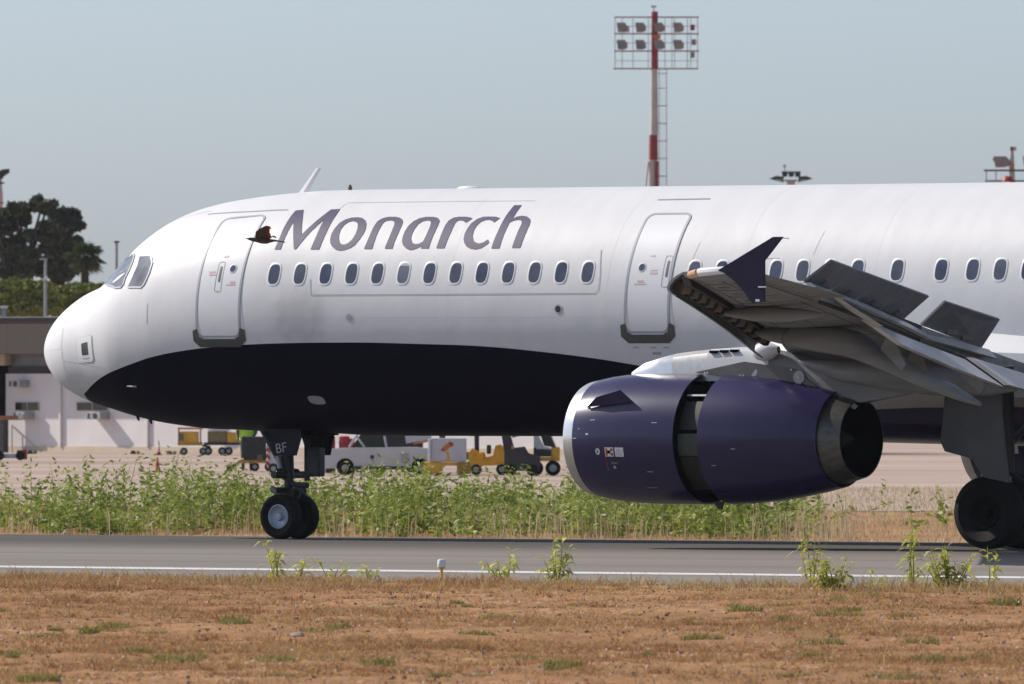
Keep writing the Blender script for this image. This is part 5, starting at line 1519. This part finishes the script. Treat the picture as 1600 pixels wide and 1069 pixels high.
# street lamps by the trees
D = 600.0; u = U(D)
o = local(182, D, 'slim lamp post with a flat dark disc head between palm and nose', 'lamp_post', 'lamp post', 'lamp posts behind the building')
MB().tube([(0, 0, 0), (0, 0, hz(379, D))], [.14, .07], M['galv'], 8).build('post', o)
MB().lathe([(0, 1 * u), (1.5 * u, 6 * u), (3 * u, 5 * u), (4 * u, 0)], (0, 0, hz(380, D)), (0, 0, 1), M['dark'], 16).build('lamp_head', o)
D = 520.0; u = U(D)
o = local(71, D, 'pale slim lamp post standing in front of the green pine canopy', 'lamp_post', 'lamp post', 'lamp posts behind the building')
MB().tube([(0, 0, 0), (0, 0, hz(405, D))], [.09, .06], M['galv'], 8).build('post', o)
MB().box((-3 * u, 0, hz(405, D)), (12 * u, .2, 3 * u), M['galv'], bev=.02).build('lamp_head', o)
MB().box((1 * u, -.08, hz(434, D)), (4 * u, .1, 5 * u), M['lampwhite'], bev=.02).build('camera_box', o)
D = 505.0; u = U(D)
o = local(6, D, 'small white roof vent beside the left picture edge on the brown roof', 'roof_vent', 'vent')
MB().box((0, 0, hz(488, D)), (7 * u, .2, 18 * u), M['galv']).build('stack', o)
MB().box((0, 0, hz(480, D)), (11 * u, .3, 4 * u), M['lampwhite'], bev=.02).build('cowl', o)
o.location.z = 0

# runway edge light
D = 176.9; u = U(D)
o = local(690, D, 'runway edge light with a white cap on a yellow stem by the grass', 'runway_light', 'runway light', z=-0.168)
MB().lathe([(0, 9 * u), (2 * u, 9 * u)], (0, 0, 0), (0, 0, 1), M['wallbase'], 18, cap=(True, True)).build('base_plate', o)
MB().lathe([(0, 2.2 * u), (15 * u, 2.4 * u), (16 * u, 5.5 * u), (18 * u, 6 * u)], (0, 0, .02), (0, 0, 1), M['yellow'], 16).build('stem', o)
MB().lathe([(0, 6.4 * u), (3 * u, 7 * u), (9 * u, 6.6 * u), (12 * u, 5.2 * u), (13 * u, 0)], (0, 0, .02 + 18 * u), (0, 0, 1), M['lampwhite'], 18).build('lens_cap', o)

# ------------------------------------------------------------------ bird
D = 178.0; u = U(D)
o = empty('bird', at(413, D, hz(374, D)), YAW)
tag(o, 'dark brown bird with raised wings flying past the front door of the airliner', 'bird')
mb = MB()
sec = [(-29, 0.2, -1, .4), (-26, 1.4, -.8, 1.2), (-23, 2.6, -.6, 2.2), (-18, 3.2, .2, 2.8), (-12, 3.6, 1.2, 3.4), (-4, 4.4, 2.6, 4.6), (4, 4.2, 3.0, 4.2), (10, 2.8, 2.4, 3.4), (16, 1.7, 2.0, 3.0), (24, 1.1, 3.0, 2.8), (31, .9, 4.4, 2.4), (33, .3, 4.8, 1.4)]
mb.loft([[Vector((x * u, wy * u * math.cos(a), (-zc_ + r * math.sin(a)) * u)) for a in [2 * math.pi * k / 14 for k in range(14)]] for x, r, zc_, wy in sec], M['bird'])
for s in (-1, 1):
    q = 1.0 if s < 0 else 0.94
    rows = [(0, -13, 9, 0), (6, -14, 10, 4), (12, -13, 7, 9), (17, -6, 6, 13), (20, 0, 8.5, 16)]
    ringsw = []
    for z, xa, xb, yy in rows:
        ringsw.append([Vector((xa * u, s * yy * u, z * u * q)), Vector(((xa + xb) / 2 * u, s * yy * u - .012, (z + 1.2) * u * q)), Vector((xb * u, s * yy * u, z * u * q)), Vector(((xa + xb) / 2 * u, s * yy * u + .006, (z - .6) * u * q))])
    mb.loft(ringsw, M['bird'])
    for k in range(5):
        z0 = 4 + 3.6 * k; xe = 8 + (1.5 if k == 0 else 0) - (k in (2, 3)) * 1.5
        mb.prism([Vector(((xe - 4) * u, s * (3 + 3 * k) * u, (z0 - 2) * u)), Vector(((xe + 2.2) * u, s * (3 + 3 * k) * u, (z0 - 2.4) * u)), Vector(((xe + 1.2) * u, s * (4 + 3 * k) * u, (z0 + 1.6) * u)), Vector(((xe - 4) * u, s * (4 + 3 * k) * u, (z0 + 2) * u))], (0, .006, 0), M['bird_edge'])
mb.build('body', o)
MB().loft([[Vector((x * u, r * u * .8 * math.cos(a), (-zc_ + r * math.sin(a)) * u)) for a in [2 * math.pi * k / 8 for k in range(8)]] for x, r, zc_ in ((-31.5, .1, -.6), (-28.5, .75, -.9), (-27, 1.0, -.9))], M['bird_edge']).build('beak', o)
MB().prism([Vector((11 * u, -.01, 4 * u)), Vector((19 * u, -.01, 1.5 * u)), Vector((18 * u, -.01, 4.5 * u)), Vector((13 * u, -.01, 6 * u))], (0, .01, 0), M['bird_edge']).build('tertial_feathers', o)

# ------------------------------------------------------------------ air
m = bpy.data.materials.new('haze_air'); m.use_nodes = True
nt = m.node_tree; nt.nodes.clear()
vo = nd(nt, 'ShaderNodeVolumePrincipled'); ou = nd(nt, 'ShaderNodeOutputMaterial')
vo.inputs['Color'].default_value = (0.92, 0.95, 1.0, 1); vo.inputs['Density'].default_value = 0.00004
nt.links.new(vo.outputs[0], ou.inputs['Volume'])
mb = MB(); mb.box((0, 0, 19.0), (5200, 5200, 42.0), m)
tag(mb.build('haze'), kind='stuff')


# ------------------------------------------------------------------ vegetation
def np_mesh(name, verts, faces3, m, parent=None):
    me = bpy.data.meshes.new(name)
    nv, nf = len(verts), len(faces3)
    me.vertices.add(nv); me.vertices.foreach_set('co', verts.astype(np.float32).ravel())
    me.loops.add(nf * 3); me.loops.foreach_set('vertex_index', faces3.astype(np.int32).ravel())
    me.polygons.add(nf)
    me.polygons.foreach_set('loop_start', np.arange(0, nf * 3, 3, dtype=np.int32))
    me.polygons.foreach_set('loop_total', np.full(nf, 3, dtype=np.int32))
    me.update(calc_edges=True)
    me.materials.append(m)
    return link_mesh(name, me, parent)


def blades(base, h, w, lean, bend, rng):
    """tapered grass blades: 5 points, 3 triangles each; returns verts, faces"""
    n = len(base)
    az = rng.uniform(0, 2 * np.pi, n); la = rng.uniform(0, 2 * np.pi, n)
    side = np.stack([np.cos(az), np.sin(az), np.zeros(n)], 1) * (w / 2)[:, None]
    ld = np.stack([np.cos(la), np.sin(la), np.zeros(n)], 1)
    up = np.array([0, 0, 1.0])
    mid = base + up * (h * .55)[:, None] + ld * (lean * h * .45)[:, None]
    tip = base + up * (h * (1 - bend * .35))[:, None] + ld * ((lean + bend) * h)[:, None]
    v = np.stack([base - side, base + side, mid - side * .8, mid + side * .8, tip], 1).reshape(-1, 3)
    f = np.array([[0, 1, 3], [0, 3, 2], [2, 3, 4]])
    F_ = (np.arange(n)[:, None, None] * 5 + f[None]).reshape(-1, 3)
    return v, F_


def leaf_quads(c, size, rng, flat=0.0, aspect=0.5):
    """small pointed leaves at c with random attitude"""
    n = len(c)
    d = rng.normal(size=(n, 3)); d[:, 2] *= (1 - flat); d /= np.linalg.norm(d, axis=1)[:, None]
    r = rng.normal(size=(n, 3)); s = np.cross(d, r); s /= np.linalg.norm(s, axis=1)[:, None]
    L = size[:, None]
    v = np.stack([c - d * L * .5, c + s * L * aspect * .5, c + d * L * .5, c - s * L * aspect * .5], 1).reshape(-1, 3)
    f = np.array([[0, 1, 2], [0, 2, 3]])
    return v, (np.arange(n)[:, None, None] * 4 + f[None]).reshape(-1, 3)


def cat(parts):
    V, Fs, k = [], [], 0
    for v, f in parts:
        V.append(v); Fs.append(f + k); k += len(v)
    return np.concatenate(V), np.concatenate(Fs)


def noise2(x, y, seed, sc):
    """smooth value noise"""
    r = np.random.default_rng(seed); T = r.random((64, 64))
    u, v = x / sc, y / sc
    i, j = np.floor(u).astype(int), np.floor(v).astype(int); a, b_ = u - i, v - j
    a = a * a * (3 - 2 * a); b_ = b_ * b_ * (3 - 2 * b_)
    g = lambda p, q: T[p % 64, q % 64]
    return (g(i, j) * (1 - a) + g(i + 1, j) * a) * (1 - b_) + (g(i, j + 1) * (1 - a) + g(i + 1, j + 1) * a) * b_


def site_xy(px, D):
    s = (px - 800.0) / F1600 * D
    x = CAM.x + FW.x * D + RT.x * s; y = CAM.y + FW.y * D + RT.y * s
    return x, y


gzv = np.vectorize(gz)
vzv = np.vectorize(vz)

# foreground dry grass
M['dry_grass'] = leafy('dry_grass', [(0.22, 0.115, 0.062), (0.34, 0.175, 0.085), (0.44, 0.25, 0.11), (0.52, 0.36, 0.165), (0.36, 0.30, 0.095)], 0.85, 0.3, 0.55)
M['tuft_grass'] = leafy('green_tuft', [(0.15, 0.145, 0.035), (0.24, 0.23, 0.055), (0.36, 0.32, 0.10), (0.26, 0.22, 0.07)], 0.7, 0.25, 0.6)
M['straw'] = leafy('straw', [(0.54, 0.43, 0.26), (0.64, 0.53, 0.35), (0.50, 0.39, 0.22), (0.44, 0.40, 0.19)], 0.8, 0.3, 0.3)
M['weed'] = leafy('weed_leaf', [(0.060, 0.085, 0.014), (0.14, 0.19, 0.030), (0.25, 0.315, 0.054), (0.36, 0.41, 0.10), (0.47, 0.49, 0.20)], 0.5, 0.4, 0.5)
M['weed_fg'] = leafy('weed_leaf_near', [(0.36, 0.40, 0.05), (0.50, 0.52, 0.09), (0.64, 0.63, 0.20), (0.48, 0.46, 0.08)], 0.45, 0.55, 2.0)
M['petal'] = paint('pale_flower', (0.55, 0.45, 0.52), 0.7, var=0.1)

M['stone'] = paint('stone', (0.33, 0.26, 0.21), 0.9, var=0.3, scale=20)
rng = np.random.default_rng(5)
NC = 64000                                           # little clumps, with bare soil left between them
Dg = np.sqrt(rng.uniform(108 ** 2, 182 ** 2, NC)); px = rng.uniform(-750, 2350, NC)
x, y = site_xy(px, Dg)
dens = noise2(x * .45, y, 21, 2.3) * .6 + noise2(x, y, 22, 0.9) * .4
track = np.exp(-((y + 57.5 + 1.4 * noise2(x, y, 8, 5)) / 1.9) ** 2) + .9 * np.exp(-((y + 45.6 + 1.5 * noise2(x, y, 9, 4)) / 1.2) ** 2) + .8 * np.exp(-((y + 38.0 + 1.5 * noise2(x, y, 10, 4)) / 0.8) ** 2) + .8 * np.exp(-((y + 68.5 + 1.5 * noise2(x, y, 11, 4)) / 1.5) ** 2)
edge = np.clip((y + 35) / 5.5, 0, 1)
keep = (y < -28.4 + 0.9 * (noise2(x, y, 3, 1.1) - .5) * 2) & (rng.random(NC) < np.clip((dens - .38) * 3.2, 0.09, 1) * np.clip(1 - .97 * track, .03, 1) + .22 * edge)
cx, cy, ce = x[keep], y[keep], edge[keep]
nb_c = 16
n = len(cx) * nb_c
sz = np.repeat(.05 + .16 * rng.random(len(cx)), nb_c)
a = rng.uniform(0, 2 * np.pi, n); q = np.sqrt(rng.random(n)) * sz
x = np.repeat(cx, nb_c) + np.cos(a) * q * 1.3; y = np.repeat(cy, nb_c) + np.sin(a) * q
hc = np.repeat((.022 + .075 * rng.random(len(cx)) ** 2.5) * (.6 + .8 * noise2(cx, cy, 31, 1.3)) * (1 + 1.3 * ce * rng.random(len(cx))), nb_c)
h = hc * (.6 + .7 * rng.random(n))
v1 = blades(np.stack([x, y, vzv(x, y) - .008], 1), h, 0.007 + .008 * rng.random(n), 1.9 * rng.random(n), 1.0 * rng.random(n), rng)
o = np_mesh('dry_grass', *v1, M['dry_grass']); tag(o, 'short reddish dry grass over the near verge', 'grass', kind='stuff')

# straw stalks by the pavement edge
N = 23000
Dg = rng.uniform(150, 184, N); px = rng.uniform(-750, 2350, N); x, y = site_xy(px, Dg)
k = (y < -28.2) & (y > -36) & (rng.random(N) < .95 * noise2(x, y, 41, 1.4) ** 1.2)
x, y = x[k], y[k]; n = len(x)
v1 = blades(np.stack([x, y, gzv(y) - .01], 1), .06 + .24 * rng.random(n) ** 2.5, .006 + .006 * rng.random(n), .7 * rng.random(n), .6 * rng.random(n), rng)
o = np_mesh('straw_stalks', *v1, M['straw']); tag(o, 'pale straw stalks along the pavement edge', 'grass', kind='stuff')

# olive and straw mix along the pavement
M['edge_grass'] = leafy('edge_grass', [(0.26, 0.21, 0.085), (0.38, 0.30, 0.12), (0.47, 0.38, 0.17), (0.32, 0.31, 0.09)], 0.8, 0.3, 0.7)
N = 60000
Dg = rng.uniform(150, 184, N); px = rng.uniform(-750, 2350, N); x, y = site_xy(px, Dg)
fe = np.clip((y + 37) / 5.0, 0, 1)
k = (y < -28.5 + 1.1 * (noise2(x, y, 43, 1.2) - .5)) & (y > -37) & (rng.random(N) < fe * np.clip(1.9 * noise2(x, y, 44, 1.0) - .35, .05, 1))
x, y = x[k], y[k]; n = len(x)
hh = (.05 + .20 * rng.random(n) ** 2) * (.5 + noise2(x, y, 45, 1.5))
v1 = blades(np.stack([x, y, vzv(x, y) - .01], 1), hh, .007 + .007 * rng.random(n), .9 * rng.random(n), .7 * rng.random(n), rng)
o = np_mesh('edge_grass', *v1, M['edge_grass']); tag(o, 'olive and straw coloured grass fringing the pavement', 'grass', kind='stuff')

# green tufts, one by one
tufts = []
pr = np.random.default_rng(77)
shown = [(5, 958), (715, 950), (990, 965), (1165, 962), (150, 984), (730, 952), (955, 943), (900, 950), (240, 992), (560, 998), (1230, 990), (1570, 952), (1085, 970), (1150, 970), (930, 1010), (1015, 1026), (1298, 1034), (1400, 1058), (60, 1062), (450, 1055), (310, 1027), (705, 1015), (880, 1045), (430, 1035), (1240, 1055), (20, 1028), (340, 942), (1290, 966), (590, 958), (820, 1030), (520, 1028), (1500, 1035)]
for px_, row in shown + [(pr.uniform(-40, 1640), pr.uniform(935, 1065)) for _ in range(46)]:
    Dt = 2.79 * F1600 / (row - HOR)
    tufts.append((px_, Dt))
proto = []
for k in range(5):
    r = np.random.default_rng(200 + k); n = 150 + 30 * k
    a = r.uniform(0, 2 * np.pi, n); q = np.sqrt(r.random(n)) * (.10 + .025 * k)
    b0 = np.stack([np.cos(a) * q * 1.5, np.sin(a) * q, np.full(n, -.02)], 1)
    v_, f_ = blades(b0, .05 + .11 * r.random(n), .007 + .007 * r.random(n), .5 * r.random(n), .6 * r.random(n), r)
    me = np_mesh('grass_tuft', v_, f_, M['tuft_grass'])
    proto.append(me.data); bpy.data.objects.remove(me)
for i, (px_, Dt) in enumerate(tufts):
    o = link_mesh('grass_tuft', proto[i % 5])
    p = at(px_, Dt); o.location = (p.x, p.y, vz(p.x, p.y) - .01); o.rotation_euler = (0, 0, i * 1.7)
    s = .6 + .6 * pr.random() ** 2; o.scale = (s * 1.1, s * 1.1, s * .85)
    tag(o, 'small green grass tuft in the reddish dry verge', 'grass tuft', 'green grass tufts in the dry verge')

# pale specks of flowers and stones
N = 2600; Dg = np.sqrt(rng.uniform(112 ** 2, 165 ** 2, N)); px = rng.uniform(-100, 1700, N); x, y = site_xy(px, Dg); k = (y < -31) & (noise2(x, y, 55, 3) > .35); x, y = x[k], y[k]
c = np.stack([x, y, vzv(x, y) + .03 + .06 * rng.random(len(x))], 1)
o = np_mesh('wild_flowers', *leaf_quads(c, .012 + .02 * rng.random(len(x)), rng, aspect=.9), M['petal']); tag(o, 'pale flower specks in the dry verge', 'flowers', kind='stuff')
for px_, row, s, lab in ((465, 998, .06, 'pale field stone left of the middle in the dry verge'), (20, 1000, .045, 'dark clod at the left of the dry verge'), (1310, 974, .04, 'small stone among dry grass right of the verge')):
    Dt = 2.79 * F1600 / (row - HOR); p = at(px_, Dt)
    mb = MB(); rr = random.Random(px_)
    mb.loft([[Vector((s * q * (1 + .25 * rr.random()) * math.cos(a) * 1.4, s * q * (1 + .2 * rr.random()) * math.sin(a), s * zz)) for a in [2 * math.pi * i / 9 for i in range(9)]] for zz, q in ((-.3, .8), (.1, 1), (.5, .8), (.75, .4))], M['stone'])
    o = mb.build('stone'); o.location = (p.x, p.y, vz(p.x, p.y)); tag(o, lab, 'stone')

# crumbs of soil and small stones
N = 9000; Dg = np.sqrt(rng.uniform(108 ** 2, 172 ** 2, N)); px = rng.uniform(-150, 1750, N); x, y = site_xy(px, Dg); k = (y < -29.5) & (noise2(x, y, 57, 1.6) > .35); x, y = x[k], y[k]
c = np.stack([x, y, vzv(x, y) + .004], 1)
o = np_mesh('soil_crumbs', *leaf_quads(c, .02 + .05 * rng.random(len(x)) ** 3, rng, aspect=.8), M['stone']); tag(o, 'crumbs of soil and pebbles on the dry verge', 'pebbles', kind='stuff')

# far verge: short straw, then tall weeds, thinning to straw on the right
N = 90000
Dg = rng.uniform(205, 320, N); px = rng.uniform(-800, 2200, N); x, y = site_xy(px, Dg)
k = (y > 27.2) & (y < 92) & ((px > 1210) | (y < 30.2)); x, y, px_ = x[k], y[k], px[k]; n = len(x)
nearv = np.exp(-(y - 27) / 5.0)
h = .10 + .20 * rng.random(n) * (1 + .8 * noise2(x, y, 61, 2.2))
v1 = blades(np.stack([x, y, gzv(y) - .01], 1), h * (.30 + .3 * noise2(x, y, 62, 1.1)), .012 + .012 * rng.random(n), .3 * rng.random(n), .5 * rng.random(n), rng)
o = np_mesh('straw_verge', *v1, M['straw']); tag(o, 'dry straw grass along the far side of the runway', 'grass', kind='stuff')

NS = 15500
Dg = rng.uniform(212, 262, NS); px = rng.uniform(-800, 1900, NS); x, y = site_xy(px, Dg)
lim = 29.6 + 2.0 * (noise2(x, y, 71, 2.0) - .5)
cover = np.clip((1310 - px) / 170, 0, 1) + .03 * (px < 1480)
clump = noise2(x, y, 72, 1.5)
k = (y > lim) & (y < 46) & (rng.random(NS) < cover * np.clip(clump * 2.6 - .6, .07, 1))
x, y, clump = x[k], y[k], clump[k]; n = len(x)
ht = (.84 + .46 * rng.random(n)) * (.46 + .92 * noise2(x, y, 73, 1.4)) * np.clip((y - 28.0) / 4.0, .5, 1)
parts = []
base = np.stack([x, y, gzv(y)], 1)
parts.append(blades(base, ht, np.full(n, .02), .15 * rng.random(n), .1 * rng.random(n), rng))
NL = 17
for j in range(NL):
    f = (j + rng.random(n)) / NL
    off = rng.normal(size=(n, 3)) * np.array([.10, .10, .03])
    c = base + np.stack([np.zeros(n), np.zeros(n), ht * (0.12 + .88 * f)], 1) + off * (1.1 - .6 * f)[:, None]
    parts.append(leaf_quads(c, (.10 + .14 * rng.random(n)) * (1.1 - .40 * f), rng, flat=.45, aspect=.38))
v_, f_ = cat(parts)
o = np_mesh('tall_weeds', v_, f_, M['weed']); tag(o, 'dense tall green weeds along the far side of the runway', 'weeds', kind='stuff')
# straw heads among the weeds
N = 21000
Dg = rng.uniform(211, 255, N); px = rng.uniform(-800, 1330, N); x, y = site_xy(px, Dg)
k = (y > 29.2) & (y < 42) & (rng.random(N) < np.clip(2.4 * noise2(x, y, 75, 1.6) - .75, 0.05, 1)); x, y = x[k], y[k]; n = len(x)
v1 = blades(np.stack([x, y, gzv(y)], 1), .35 + .45 * rng.random(n), .014 + .014 * rng.random(n), .2 * rng.random(n), .4 * rng.random(n), rng)
o = np_mesh('tall_straw', *v1, M['straw']); tag(o, 'pale dead stalks standing among the green weeds', 'grass', kind='stuff')


# near weeds, plant by plant
def weed_plant(px_, row, hpx, spread, stems, lab, seed):
    Dt = 2.77 * F1600 / (row - HOR); p = at(px_, Dt); u = U(Dt)
    o = empty('weed_plant', (p.x, p.y, -.18 if p.y > -29.4 else gz(p.y) - .01), YAW); tag(o, lab, 'weed', 'green weeds on the near runway edge')
    r = np.random.default_rng(seed); rr = random.Random(seed)
    leaves = []
    for s in range(stems):
        lx = (rr.random() - .5) * spread * u; hh = hpx * u * (1.0 if s == 0 else .45 + .55 * rr.random())
        x0 = lx * .25
        pts = [Vector((x0 + (lx - x0) * t + .015 * math.sin(5 * t + s), (rr.random() - .5) * .06 * t, hh * t)) for t in (0, .25, .5, .75, 1)]
        MB().tube(pts, [.010, .009, .007, .006, .003], M['weed_fg'], 5).build('stem', o)
        nl = int(6 + hpx * .13)
        for k in range(nl):
            t = .12 + .86 * k / nl
            i = min(3, int(t * 4)); q = pts[i].lerp(pts[i + 1], t * 4 - i)
            az = rr.random() * 2 * math.pi; L = (.13 + .17 * rr.random()) * (1.1 - .35 * t); el = .75 - 1.1 * rr.random()
            d = Vector((math.cos(az), math.sin(az), el)).normalized(); sd = d.cross(Vector((0, 0, 1))).normalized() * L * .15
            m1 = q + d * L * .5 + Vector((0, 0, .008)); tp = q + d * L - Vector((0, 0, L * .28))
            leaves.append((np.array([q, m1 + sd, m1 - sd, tp]), np.array([[0, 2, 1], [1, 2, 3]])))
    v_, f_ = cat(leaves)
    np_mesh('leaves', v_, f_, M['weed_fg'], o)


weed_plant(432, 916, 78, 44, 4, 'tall single-stemmed weed before the nose wheel', 1)
weed_plant(462, 912, 46, 36, 3, 'short leafy weed just right of the weed before the nose wheel', 2)
weed_plant(516, 908, 36, 70, 4, 'low spreading green weed left of the runway edge light', 3)
weed_plant(580, 907, 26, 34, 3, 'smallest thin weed left of the runway edge light', 4)
weed_plant(790, 911, 58, 70, 4, 'pale green weed right of the runway edge light', 5)
weed_plant(868, 909, 76, 46, 7, 'bushy upright weed in front of the engine inlet', 6)
weed_plant(1268, 922, 92, 40, 4, 'tall leaning weed below the exhaust nozzle', 7)
weed_plant(1305, 928, 66, 90, 11, 'dense low bush of weed below the exhaust nozzle', 8)
weed_plant(1362, 922, 36, 40, 3, 'thin weed between the two leafy bushes at right', 9)
weed_plant(1425, 920, 100, 40, 4, 'tall thin weed left of the main wheel', 10)
weed_plant(1482, 926, 76, 92, 14, 'broad leafy weed bush in front of the main wheel', 11)
weed_plant(1545, 918, 66, 30, 2, 'slender weed with drooping leaves on the runway shadow', 12)


# ------------------------------------------------------------------ trees behind the building
def crown(name, par, blobs, n, size, m_, rng, flat=.2, shell=.55):
    """leaf clumps spread through a set of ellipsoids (centre, radii)"""
    w = np.array([b_[1][0] * b_[1][1] + b_[1][0] * b_[1][2] for b_ in blobs]); w /= w.sum()
    parts = []
    for (c, r), q in zip(blobs, w):
        k = max(20, int(n * q)); d = rng.normal(size=(k, 3)); d /= np.linalg.norm(d, axis=1)[:, None]
        rad = rng.random(k) ** (1 / 3) * (1 - shell) + shell * (1 - .35 * rng.random(k) ** 2)
        rad *= .78 + .42 * noise2(d[:, 0] * 3 + c[0], d[:, 1] * 3 + d[:, 2] * 4, 91, .9)
        pts = np.array(c) + d * rad[:, None] * np.array(r)
        parts.append(leaf_quads(pts, size * (.6 + .8 * rng.random(k)), rng, flat, .55))
    v_, f_ = cat(parts)
    return np_mesh(name, v_, f_, m_, par)


M['tree_dark'] = leafy('tree_dark_leaf', [(0.045, 0.058, 0.044), (0.070, 0.088, 0.062), (0.105, 0.122, 0.080), (0.145, 0.158, 0.10)], 0.6, 0.15, 0.25)
M['tree_mid'] = leafy('tree_mid_leaf', [(0.058, 0.070, 0.044), (0.092, 0.108, 0.062), (0.14, 0.15, 0.088)], 0.6, 0.15, 0.25)
M['pine'] = leafy('pine_needles', [(0.10, 0.11, 0.020), (0.17, 0.19, 0.038), (0.25, 0.265, 0.060), (0.31, 0.32, 0.085)], 0.75, 0.1, 0.35)
M['palm'] = leafy('palm_frond', [(0.035, 0.05, 0.024), (0.07, 0.095, 0.038), (0.12, 0.135, 0.055)], 0.5, 0.15, 0.3)
M['palm_dry'] = leafy('palm_dry_frond', [(0.16, 0.12, 0.06), (0.24, 0.19, 0.10)], 0.8, 0.15, 0.3)
M['dark_wood'] = paint('trunk_bark', (0.045, 0.036, 0.030), 0.95, var=0.3, scale=4)
rng = np.random.default_rng(9)


def tree(px_, D, lab, blobs, n, size, m_, name, limbs=True, group='trees behind the building', split=6):
    """blobs: (dx px, row, rx px, rz px, depth px)"""
    u = U(D); o = local(px_, D, lab, name, 'tree', group)
    if split:
        rs = random.Random(int(px_ * 7)); sub = []
        for dx, row, rx, rz, dy in blobs:
            for k in range(split):
                a = rs.uniform(0, 2 * math.pi); q = math.sqrt(rs.random()) * .92
                sub.append((dx + q * rx * math.cos(a), row + q * rz * math.sin(a), rx * rs.uniform(.34, .58), rz * rs.uniform(.30, .50), dy + rs.uniform(-12, 12)))
        blobs = sub
    bl = [((dx * u, dy * u, hz(row, D)), (rx * u, rx * u * .8, rz * u)) for dx, row, rx, rz, dy in blobs]
    crown('crown', o, bl, n, size, m_, rng)
    top = min(b_[0][2] for b_ in bl)
    mb = MB(); mb.tube([(0, 0, 0), (.15, 0, top * .5), (0, .1, top)], [.42, .30, .20], M['dark_wood'], 9)
    if limbs:
        for c, r in bl[::3]: mb.tube([(0, 0, top * .55), (c[0] * .45, c[1] * .5, (top * .6 + c[2] * .4)), (c[0] * .92, c[1], c[2])], [.17, .12, .04], M['dark_wood'], 6)
    mb.build('trunk', o)
    return o


tree(30, 640, 'large dark evergreen tree at the left with sky gaps in its crown',
     [(10, 322, 22, 15, 0), (-14, 345, 26, 18, 10), (38, 320, 15, 12, -6), (30, 358, 30, 20, 0), (-22, 385, 26, 17, 8), (4, 400, 26, 16, -8), (-34, 350, 22, 22, -4), (-12, 424, 24, 13, 0), (32, 412, 20, 14, 6)], 16000, .46, M['tree_mid'], 'evergreen_tree')
tree(88, 650, 'dark dense evergreen tree with a pointed right side beside the palm',
     [(-2, 342, 20, 14, 0), (22, 336, 16, 10, 0), (16, 350, 22, 11, 5), (-14, 366, 22, 17, 0), (12, 378, 22, 18, -5), (-12, 398, 22, 16, 0), (14, 410, 20, 15, 8), (-8, 424, 26, 13, 0), (20, 430, 22, 9, 0)], 15000, .44, M['tree_dark'], 'evergreen_tree')
tree(-40, 660, 'dark evergreen tree cut by the left picture edge',
     [(0, 345, 26, 20, 0), (14, 380, 26, 20, 0), (-14, 400, 28, 20, 6), (18, 415, 22, 16, 0)], 5000, .46, M['tree_dark'], 'evergreen_tree')
tree(35, 575, 'bright green stone pine with a flat domed canopy at the left above the roof',
     [(-14, 462, 46, 26, 0), (14, 456, 40, 19, -6), (-36, 470, 34, 22, 0), (34, 476, 32, 18, 4), (2, 480, 46, 18, -10), (-62, 466, 30, 24, 0)], 24000, .21, M['pine'], 'stone_pine', limbs=False, split=0, group='stone pines behind the building')
tree(122, 585, 'darker stone pine with a flat canopy between the first pine and the aircraft nose',
     [(0, 464, 44, 21, 0), (28, 458, 30, 16, -5), (-26, 472, 34, 18, 5), (52, 468, 34, 20, 0), (14, 482, 44, 18, -8), (84, 476, 34, 18, 0)], 22000, .21, M['pine'], 'stone_pine', limbs=False, split=0, group='stone pines behind the building')

# fan palm
D = 615.0; u = U(D)
o = local(133, D, 'fan palm with a ragged round head standing right of the dark trees', 'palm_tree', 'palm tree')
zc_ = hz(402, D)
MB().tube([(0, 0, 0), (.1, 0, zc_ * .5), (-.05, 0, zc_)], [.30, .22, .20], M['dark_wood'], 10).build('trunk', o)
rp = random.Random(4)
for k in range(40):
    az = rp.random() * 2 * math.pi; el = -0.95 + 2.2 * (k / 40); R_ = (25 + 10 * rp.random()) * u
    d = Vector((math.cos(az) * math.cos(el), math.sin(az) * math.cos(el), math.sin(el)))
    s = d.cross(Vector((0, 0, 1)))
    s = s.normalized() if s.length > .01 else Vector((1, 0, 0))
    nrm = s.cross(d).normalized()
    c0 = Vector((-.05, 0, zc_)) + d * R_ * .45
    vs = []; fs = []
    for j in range(9):
        a = math.radians(-75 + 150 * j / 8); a2 = a + math.radians(8)
        tip = c0 + (d * math.cos(a) + s * math.sin(a)) * R_ * (.62 + .12 * rp.random()) - Vector((0, 0, R_ * (.16 + .10 * abs(math.sin(a)))))
        e1 = c0 + (d * math.cos(a - .12) + s * math.sin(a - .12)) * R_ * .33 + nrm * .02; e2 = c0 + (d * math.cos(a + .12) + s * math.sin(a + .12)) * R_ * .33 - nrm * .02
        b0 = len(vs); vs += [c0, e1, tip, e2]; fs += [(b0, b0 + 1, b0 + 2), (b0, b0 + 2, b0 + 3)]
    b0 = len(vs); q = Vector((-.05, 0, zc_)); vs += [q + s * .03, q - s * .03, c0]; fs += [(b0, b0 + 1, b0 + 2)]
    dry = el < -.45
    MB().add(vs, fs, M['palm_dry'] if dry and k % 2 else M['palm']).build('frond', o)
